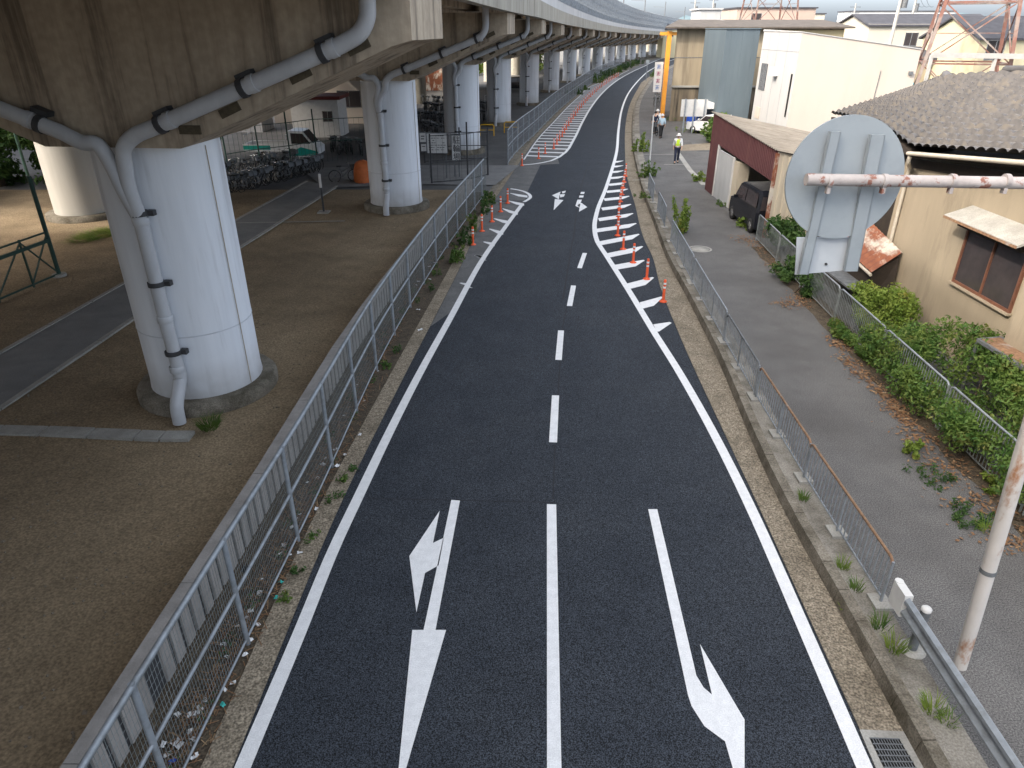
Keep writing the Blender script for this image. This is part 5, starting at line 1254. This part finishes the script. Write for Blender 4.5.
# slate blue annex
root=empty('annex_building',(18.6,64,0),'slate blue metal clad tower block between the factory and the workshop','building')
mb=MB(); x=16.1; k=0
while x<18.4:
    mb.bb(x,x+.42,58.2-(.012 if k%2 else 0),58.3,0,7.56); x+=.425;k+=1
part(mb,'front_cladding','bluewall',root)
mb=MB(); mb.bb(16.1,18.65,58.3,64.5,0,7.54); part(mb,'wall','bluewall',root)
mb=MB(); mb.bb(16.05,18.7,58.1,64.55,7.562,7.63); part(mb,'roof_cap','bluewall',root)
# beige factory
FX0,FX1,FY0=14.05,28.3,66.0
root=empty('factory_building',(24,85,0),'long stained beige factory with brown roof and orange steel frame on its corner','factory')
Fb=lambda mb,nm,m: part(mb,nm,m,root)
FPL=[(FX0,FY0),(FX1,FY0),(40,108),(24.2,108)]
mb=MB(); mb.prism(FPL,3.1,7.7); Fb(mb,'upper_wall','factory')
mb=MB(); mb.prism([(FX0+.05,FY0+.05),(FX1,FY0+.05),(40,107.9),(24.3,107.9)],0,3.0); Fb(mb,'lower_wall','factory_low')
mb=MB(); mb.bb(FX0-.05,FX1,FY0-.12,FY0+.2,3.0,3.16); Fb(mb,'ledge','pale_conc')
mb=MB(); mb.bb(FX0+.002,FX1,FY0-.02,FY0-.003,5.35,5.4); Fb(mb,'panel_joint','galv_dark')
mb=MB(); mb.hexa([(FX0-1.2,FY0-.9,7.62),(FX1+.5,FY0-.9,7.62),(40.5,109,7.62),(23.4,109,7.62)],[(FX0-1.2,FY0-.9,7.74),(FX1+.5,FY0-.9,7.74),(FX1+2,76,8.4),(FX0+2.2,76,8.4)]); Fb(mb,'roof','factroof')
mb=MB(); mb.bb(22.5,FX1,FY0-.04,FY0-.005,6.0,7.5); Fb(mb,'painted_panel','yellowwall')
oc=[(13.4,65.8),(14.15,69.4),(14.9,73.0)]
for x,y in oc:
    mb=MB(); mb.bb(x-.16,x+.16,y-.2,y+.2,0,7.4); Fb(mb,'steel_column','orangepaint')
for k in (0,1):
    for z in (4.7,6.85): mb=MB(); mb.bar((*oc[k],z),(*oc[k+1],z),.22); Fb(mb,'steel_beam','orangepaint')
    mb=MB(); mb.bar((*oc[k],.4),(*oc[k+1],4.6),.12); Fb(mb,'brace','orangepaint')
mb=MB(); mb.bb(12.6,14.0,65.7,65.9,7.1,7.35); Fb(mb,'steel_beam','orangepaint')
# upright banner sign by the factory
a=Vector(at(655.5,62,66)); b=Vector(at(660.8,92,66)); root=empty('banner_sign',((a.x+b.x)/2,66,0),'tall narrow white sign with coloured characters in front of the orange frame','sign')
mb=MB(); mb.bb(a.x,b.x,66,66.12,b.z,a.z); part(mb,'panel','whitepaint',root)
mb=MB(); mb.tube([((a.x+b.x)/2,66.2,0),((a.x+b.x)/2,66.2,a.z)],.05,8); part(mb,'pole','galv',root)
mb=MB(); mb2=MB(); H_=a.z-b.z
for k,(z_,bl_) in enumerate([(.15,1),(.38,0),(.62,0),(.84,1)]):
    zc_=a.z-H_*z_; xm=(a.x+b.x)/2; t_=mb2 if bl_ else mb
    for dx,dz_,w_,h_ in ((0,.12,.34,.05),(0,-.02,.30,.05),(-.02,0,.05,.32),(.09,-.13,.12,.05),(-.11,-.13,.05,.14)): t_.bb(xm+dx-w_/2,xm+dx+w_/2,65.985,65.995,zc_+dz_-h_/2,zc_+dz_+h_/2)
part(mb,'lettering','redink',root); part(mb2,'lettering','blueink',root)
# white signboard on posts in the lot
root=empty('signboard',(19,57,0),'large blank white signboard on two posts in front of the beige factory','signboard')
a=Vector(at(682,99.5,58)); b=Vector(at(706,116.5,58)); mb=MB(); mb.bb(a.x,b.x,58,58.08,b.z,a.z); part(mb,'panel','whitepaint',root)
for x in (a.x+.3,a.x+(b.x-a.x)*.5,b.x-.2): mb=MB(); mb.bb(x-.05,x+.05,57.9,57.99,0,a.z+.05); part(mb,'post','galv',root)
a=Vector(at(704,103,59)); b=Vector(at(724,109,59)); root=empty('carport',(a.x+1,60,0),'small white carport roof right of the blank signboard','carport')
mb=MB(); mb.bb(a.x,b.x,59,62,b.z,a.z); part(mb,'roof','whitepaint',root); 
for x in (a.x+.2,b.x-.2):
    for y in (59.1,61.8): mb=MB(); mb.bb(x-.04,x+.04,y,y+.08,0,b.z); part(mb,'post','galv',root)
bl=MB(); bl.lathe([(.45,0),(.55,.3),(.5,.9),(.3,1.25),(.02,1.3)],n=12); o=bl.build('covered_heap','blue'); o.location=(*G(692,125,PZ),PZ); tag(o,'blue tarp covered heap under the white signboard','tarp')
# thin white pole at the kerb strip
a=Vector((*G(649,171,PZ),PZ)); b=Vector(at(653.5,115,a.y)); root=empty('thin_pole',tuple(a),'thin leaning white pole on the kerb strip left of the walkers','pole')
mb=MB(); mb.tube([a,b],.04,8); part(mb,'pole','whitepaint',root); mb=MB(); mb.tube([a,a+Vector((0,0,.25))],.06,8); part(mb,'sleeve','galv',root)
x,y=G(646,81,PZ); root=empty('kerb_sign',(x,y,PZ),'thin grey sign post at the far right kerb','sign')
mb=MB(); mb.tube([(0,0,0),(0,0,3.0)],.05,8); mb.build('post','galv',root); mb=MB(); mb.box((0,-.06,2.8),(.55,.03,.55)); mb.build('plate','signback',root)

# houses of the far right
simple_house('row_house',40.5,55,88,97,8.1,'creamhouse','slate','long cream row house with dark roof behind the lattice tower','house',flat=False,rh=1.1,windows=[('f',49.2,51.2,6.2,7.4),('f',44.8,46.2,5.9,7.2),('f',44.5,45.6,3.0,4.4),('f',52.0,53.2,3,4.4)])
simple_house('yellow_house',38.9,48,64,73,7.0,'yellowhouse','slate','pale yellow house with dark windows at the far right behind the tower','house',flat=False,rh=1.6,windows=[('f',39.6,41.0,5.3,6.7),('f',39.2,40.3,2.6,4.2),('f',43.2,44.4,5.3,6.7)])
simple_house('small_house',34.8,38.6,70,76,5.3,'factory','slate','small brown house with dark roof between the row house and the yellow house','house',flat=False,rh=.8,windows=[('f',36,37,3.4,4.5)])
simple_house('garden_shed',31,35,66,70,3.2,'whitepaint','slate','low white shed behind the workshop at the foot of the tower','shed',flat=False,rh=.7,windows=[('f',32,33,1.2,2.2)])
simple_house('warehouse',33,46,108,120,8.2,'creamhouse','factroof','pale flat warehouse beyond the beige factory roof','warehouse',windows=[('f',36,38,4.5,6)])
far=[(60,150,9,9,8.6,'whitepaint','white house far behind the row house'),(78,165,10,9,9.0,'creamhouse','cream house far behind the yellow house'),(52,190,9,8,8.7,'greywall','grey walled house far left of the utility pole'),(70,210,14,10,12.5,'creamhouse','tall pale block far behind the row house roof'),(100,230,30,10,13.5,'whitepaint','wide white block on the far right skyline'),(45,230,9,8,9.0,'yellowhouse','yellow house far behind the warehouse'),(88,140,9,8,8.0,'pinkwall','pinkish house far right behind the tower')]
for i,(x,y,w,d_,h,m_,l) in enumerate(far):
    simple_house('distant_house',x,x+w,y,y+d_,h-1.2,m_,'slate',l,'house',flat=h>10,rh=1.3,windows=[('f',x+1.5,x+3,h-3.2,h-2.0),('f',x+5,x+6.5,h-3.2,h-2.0)])
simple_house('pink_building',46,62,160,172,11.4,'pinkwall','slate','pink flat building rising behind the beige factory roof','building',windows=[('f',49,51,9,10.5)])
simple_house('distant_block',32.5,36,135,142,10.6,'greywall','greywall','small pale block above the left end of the factory roof','building')
bk_=[(56.5,120),(30.5,72),(29.4,63)]
plant('shrub',[(29.0,62,1.5,1.1,1.1,1.2),(29.8,61,2.2,.9,.9,.9),(28.6,61.2,2.8,.8,.8,.7)],2600,.15,'leafbright','bright shrub right of the workshop end wall','shrub',seed=31,base=(29,62,0))
bl=MB(); bl.bb(-1.2,1.2,-.8,.8,1.8,2.0)
for a_ in (-1.1,1.1):
    for b_ in (-.7,.7): bl.bar((a_,b_,0),(a_,b_,1.9),.06)
bl.bb(-1.15,1.15,-.78,-.74,.6,1.85); c=at(925,73,68); o=bl.build('covered_stall',mat('cyan_sheet',(.03,.36,.48),(.03,.3,.42),4,.5)); o.location=(c[0],68,c[2]-1.6 if c[2]>1.8 else 0); o.location.z=1.2; tag(o,'cyan sheet covered stand behind the workshop end','cover')

# lattice towers
def lattice(x,y,b0,b1,h,rz,label,levels=9):
    root=empty('lattice_tower',(x,y,0),label,'pylon','lattice power towers',rz)
    def cor(t): 
        w=(b0*(1-t)+b1*t)/2; return [(sx*w,sy*w,h*t) for sx,sy in ((-1,-1),(1,-1),(1,1),(-1,1))]
    for i in range(4):
        mb=MB(); mb.bar(cor(0)[i],cor(1)[i],.24); mb.build('leg','steelred',root)
    mb=MB(); ts=[0]; 
    for k in range(levels): ts.append(1-(1-ts[-1])*.80)
    for k in range(len(ts)-1):
        c0_,c1_=cor(ts[k]),cor(ts[k+1])
        for i in range(4):
            j=(i+1)%4; mb.bar(c0_[i],c1_[j],.09); mb.bar(c0_[j],c1_[i],.09); mb.bar(c1_[i],c1_[j],.12)
            m0=[(a_+b_)/2 for a_,b_ in zip(c0_[i],c0_[j])]; m1=[(a_+b_)/2 for a_,b_ in zip(c1_[i],c1_[j])]
            q0=[(a_+b_)/2 for a_,b_ in zip(c0_[i],c1_[i])]; mb.bar(q0,[(a_+b_+c_+d__)/4 for a_,b_,c_,d__ in zip(c0_[i],c0_[j],c1_[i],c1_[j])],.06)
    mb.build('bracing','steelred',root)
    mb=MB()
    for z in (.72,.84,.95): 
        w=b0*.55; mb.bar((-w,0,h*z),(w,0,h*z),.25); 
    mb.build('cross_arm','steelred',root); return root
lattice(35.6,60.2,6.9,.9,26,R(-24),'rusty red lattice tower standing between the far right houses')
lattice(47.5,145,9.4,2.0,42,R(4),'distant dark lattice tower behind the beige factory roof')
mb=MB()
root=empty('pipe_bridge',(38,58,0),'grey horizontal pipe gantry in front of the lattice tower','gantry')
a=Vector(at(932,55,56)); b=Vector(at(1060,57,56)); mb.bar(a,b,.28,.35); part(mb,'beam','concpole',root)
mb=MB()
for p in (a,a.lerp(b,.5),b): mb.bar(p,(p.x,p.y,0),.2)
part(mb,'post','concpole',root)
# utility poles with wires
def upole(px_,py_t,Yp,h,label,lean=0.0):
    a=Vector(at(px_,py_t,Yp)); root=empty('utility_pole',(a.x,Yp,0),label,'utility pole','utility poles')
    mb=MB(); mb.tube([(0,0,0),(lean,0,h)],[.2,.13],10); mb.build('pole','concpole',root)
    mb=MB()
    for z in (h-.6,h-1.6): mb.bar((lean-1,0,z),(lean+1,0,z),.1)
    mb.build('crossarm','galv_dark',root); mb=MB(); mb.lathe([(.25,h-3.2),(.25,h-2.2)],(lean+.35,0,0),10); mb.build('transformer','galv_dark',root); return a
p1_=upole(888,44,72,12.5,'leaning concrete utility pole right of the workshop roof',.35)
p2_=upole(909,30,110,13,'slim utility pole left of the lattice tower top')
p3_=upole(852,24,150,12,'distant utility pole at the right end of the factory roof')
p4_=upole(694,15,160,14,'distant utility pole above the left part of the factory roof')
p5_=upole(712,15,175,15,'distant utility pole left of the far lattice tower')
mb=MB()
def wire(a,b,sag):
    mb.tube([Vector(a).lerp(Vector(b),t)-Vector((0,0,sag*4*t*(1-t))) for t in [i/10 for i in range(11)]],.025,4,False)
for o_ in (-.9,0,.9): wire((p1_.x+.35+o_,72,12),(p2_.x+o_,110,12.5),.6); wire((p2_.x+o_,110,12.5),(p3_.x+o_+14,150,11.5),.8); wire((p1_.x+.35+o_,72,12),(75,60+o_,12),1)
tag(mb.build('power_lines','rubber'),'thin power lines strung between the utility poles at the upper right','power lines')

# ------------------------------------------------------------------ people
def person(loc, rz, h, top_m, leg_m, hat_m, label, stride=.18, vest=None, bag=None):
    s=h/1.7; root=empty('person',loc,label,'person',None,rz)
    J=dict(p=(0,0,.92),b=(0,.01,1.1),c=(0,.02,1.32),n=(0,.02,1.46),h0=(0,.03,1.54),h1=(0,.035,1.68))
    V=[];E=[];Rr=[]
    def jv(p,r): V.append(tuple(a*s for a in p)); Rr.append((r*s,r*s)); return len(V)-1
    def grow(offs=0.0,parts='all'):
        pass
    def limb(parent,pts):
        for p,r in pts: i=jv(p,r); E.append((parent,i)); parent=i
        return parent
    root_i=jv((0,0,.93),.13); ch=limb(root_i,[((0,.01,1.12),.12),((0,.02,1.33),.135)])
    limb(ch,[((0,.02,1.46),.055),((0,.03,1.53),.085),((0,.04,1.60),.098),((0,.03,1.67),.075)])
    legs=[];arms=[]
    for sx in (-1,1):
        st=stride*sx
        limb(root_i,[((sx*.09,0,.86),.095),((sx*.095,st*.6+.03,.5),.062),((sx*.095,st-.03,.09),.042),((sx*.1,st+.12,.035),.036)])
        limb(ch,[((sx*.19,.02,1.37),.058),((sx*.235,-st*.4,1.1),.042),((sx*.24,-st*.6+.06,.87),.032),((sx*.235,-st*.6+.09,.78),.034)])
    def skinobj(name,V,E,Rr,m,par):
        me=bpy.data.meshes.new(name); me.from_pydata(V,E,[]); me.materials.append(M[m]); o=bpy.data.objects.new(name,me); COL.objects.link(o); o.parent=par
        o.modifiers.new('skin','SKIN'); me.skin_vertices.new() if not me.skin_vertices else None
        for i,r in enumerate(Rr): me.skin_vertices[0].data[i].radius=r
        me.skin_vertices[0].data[0].use_root=True
        o.modifiers.new('sub','SUBSURF').levels=2; o.modifiers['sub'].render_levels=2
        for p_ in me.polygons: p_.use_smooth=True
        return o
    skinobj('body',V,E,Rr,'skin',root)
    # trousers
    def cloth(name,chains,m):
        V2=[];E2=[];R2=[]; V2.append(tuple(a*s for a in chains[0][0])); R2.append((chains[0][1]*s,)*2)
        idx={0:0}
        for par,pts in chains[1]:
            k=par
            for p,r in pts: V2.append(tuple(a*s for a in p)); R2.append((r*s,)*2); E2.append((k,len(V2)-1)); k=len(V2)-1
        return skinobj(name,V2,E2,R2,m,root)
    cloth('trousers',[(0,0,.94),.145,[(0,[((sx*.09,0,.86),.11),((sx*.095,stride*sx*.6+.03,.5),.08),((sx*.095,stride*sx-.03,.10),.062)]) for sx in (-1,1)]][0:2]+[] if False else [((0,0,.94),.145),[(0,[((sx*.09,0,.86),.11),((sx*.095,stride*sx*.6+.03,.5),.08),((sx*.095,stride*sx-.03,.10),.062)]) for sx in (-1,1)]],leg_m)
    cloth('shirt',[((0,0,.86),.152),[(0,[((0,.01,1.14),.142),((0,.02,1.34),.15),((0,.02,1.43),.075)])]+[(2,[((sx*.19,.02,1.37),.075),((sx*.235,-stride*sx*.4,1.12),.058),((sx*.238,-stride*sx*.5+.02,1.0),.05)]) for sx in (-1,1)]],top_m)
    if vest: cloth('vest',[((0,0,.92),.165),[(0,[((0,.01,1.16),.155),((0,.02,1.33),.162),((0,.02,1.41),.09)])]],vest)
    mb=MB(); mb.lathe([(.112*s,1.585*s),(.115*s,1.63*s),(.095*s,1.69*s),(.05*s,1.725*s),(.0,1.73*s)],(0,.03*s,0),16); 
    if hat_m!='hair': mb.lathe([(.16*s,1.60*s),(.11*s,1.625*s)],(0,.05*s,0),16)
    mb.build('hair' if hat_m=='hair' else 'hat',hat_m,root)
    mb=MB()
    for sx in (-1,1): mb.hexa([((sx*.1-.045)*s,(stride*sx-.09)*s,0),((sx*.1+.045)*s,(stride*sx-.09)*s,0),((sx*.1+.05)*s,(stride*sx+.17)*s,0),((sx*.1-.05)*s,(stride*sx+.17)*s,0)],[((sx*.1-.04)*s,(stride*sx-.08)*s,.09*s),((sx*.1+.04)*s,(stride*sx-.08)*s,.09*s),((sx*.1+.04)*s,(stride*sx+.13)*s,.05*s),((sx*.1-.04)*s,(stride*sx+.13)*s,.05*s)])
    mb.build('shoes','rubber',root)
    mb=MB()
    for sx in (-1,1): mb.lathe([(.0,.0),(.012*s,.004),(.0,.012*s)],(sx*.035*s,.125*s,1.605*s),8)
    mb.build('eyes','hair',root)
    return root
person((*G(676,163,PZ),PZ),R(170),1.72,'whitecloth','navy','whitepaint','person in a yellow green vest and white hat walking on the path',vest='vest')
person((*G(660.5,138,PZ),PZ),R(5),1.7,'bluecloth','blackcloth','whitepaint','person in a pale blue shirt and dark trousers with white hat, beside a bicycle')
person((*G(656,133,PZ),PZ),R(10),1.75,'whitecloth','navy','whitepaint','person in a white shirt behind the pale blue shirt walker',stride=.1)
person((*G(654,134,PZ),PZ),R(0),1.66,'navy','blackcloth','hair','person in dark navy clothes left of the white shirt walker',stride=.12)
bike(*G(658,137,PZ),R(95),'bicycle held by the walkers near the orange frame','bicycles'); 
for i,(px_,py_) in enumerate([(656,107),(657.5,102)]): bike(*G(px_,py_,PZ),R(100),'dark bicycle parked at the foot of the orange frame','bicycles by the orange frame')
for o in list(bpy.data.objects):
    if o.name.startswith('bicycle') and o.parent is None and o.location.x>8: o.location.z=PZ

# manhole and path joints on the right path
x,y=G(700,249,PZ); mb=MB(); mb.lathe([(.001,PZ+.006),(.33,PZ+.006),(.33,PZ-.01)],(x,y,0),24,cap=False); mb.lathe([(.36,PZ+.004),(.44,PZ+.004)],(x,y,0),24,cap=False); tag(mb.build('manhole_cover','pale_conc'),'round pale manhole cover on the path beside the tall weeds','manhole cover')

# ------------------------------------------------------------------ camera, sky, sun
cam=bpy.data.cameras.new('camera'); co=bpy.data.objects.new('camera',cam); COL.objects.link(co)
co.location=(0,0,HC); co.rotation_euler=(math.pi/2-PITCH,0,0); cam.sensor_fit='HORIZONTAL'; cam.sensor_width=36; cam.lens=F/1024*36; cam.clip_start=.05; cam.clip_end=9000
scene.camera=co
SKY_SAT,SKY_LO,SKY_HI=.55,.7,3.2
SUN_EL,SUN_AZ=35.0,-125.0          # azimuth measured from +Y towards +X: behind and left of the camera
az=R(SUN_AZ); el=R(SUN_EL); sd=Vector((math.sin(az)*math.cos(el),math.cos(az)*math.cos(el),math.sin(el)))
w=bpy.data.worlds.new('World'); scene.world=w; w.use_nodes=True; nt=w.node_tree; bg=nt.nodes['Background']
sky=nt.nodes.new('ShaderNodeTexSky'); sky.sky_type='NISHITA'; sky.sun_disc=False; sky.sun_elevation=el; sky.sun_rotation=az; sky.air_density=1.0; sky.dust_density=3.0; sky.ozone_density=1.0
hs=nt.nodes.new('ShaderNodeHueSaturation'); hs.inputs['Saturation'].default_value=SKY_SAT; nt.links.new(sky.outputs['Color'],hs.inputs['Color'])
# multiplier added to the sky: brighter towards the unseen zenith to lift shaded ground
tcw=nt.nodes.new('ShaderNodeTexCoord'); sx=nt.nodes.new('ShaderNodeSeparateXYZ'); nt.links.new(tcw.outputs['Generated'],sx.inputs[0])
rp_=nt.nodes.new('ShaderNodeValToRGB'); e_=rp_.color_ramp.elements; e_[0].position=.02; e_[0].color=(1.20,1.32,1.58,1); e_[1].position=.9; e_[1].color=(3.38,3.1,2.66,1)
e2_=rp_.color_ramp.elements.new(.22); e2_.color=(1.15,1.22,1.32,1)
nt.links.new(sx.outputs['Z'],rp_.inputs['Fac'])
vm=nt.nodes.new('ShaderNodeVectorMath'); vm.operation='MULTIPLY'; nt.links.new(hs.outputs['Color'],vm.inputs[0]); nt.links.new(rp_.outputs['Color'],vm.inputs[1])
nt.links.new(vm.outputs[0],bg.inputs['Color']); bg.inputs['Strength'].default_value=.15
L=bpy.data.lights.new('sun','SUN'); L.energy=1.5; L.angle=R(1.5); L.color=(1,.94,.85); lo_=bpy.data.objects.new('sun',L); COL.objects.link(lo_); lo_.rotation_euler=(-sd).to_track_quat('-Z','Y').to_euler(); lo_.location=(-30,-30,60)
scene.view_settings.view_transform='Standard'; scene.view_settings.look='None'; scene.view_settings.exposure=1.12; scene.view_settings.gamma=1
scene.render.engine='CYCLES'; scene.render.resolution_x=1024; scene.render.resolution_y=768
scene.cycles.max_bounces=6; scene.cycles.diffuse_bounces=4; scene.cycles.transparent_max_bounces=8
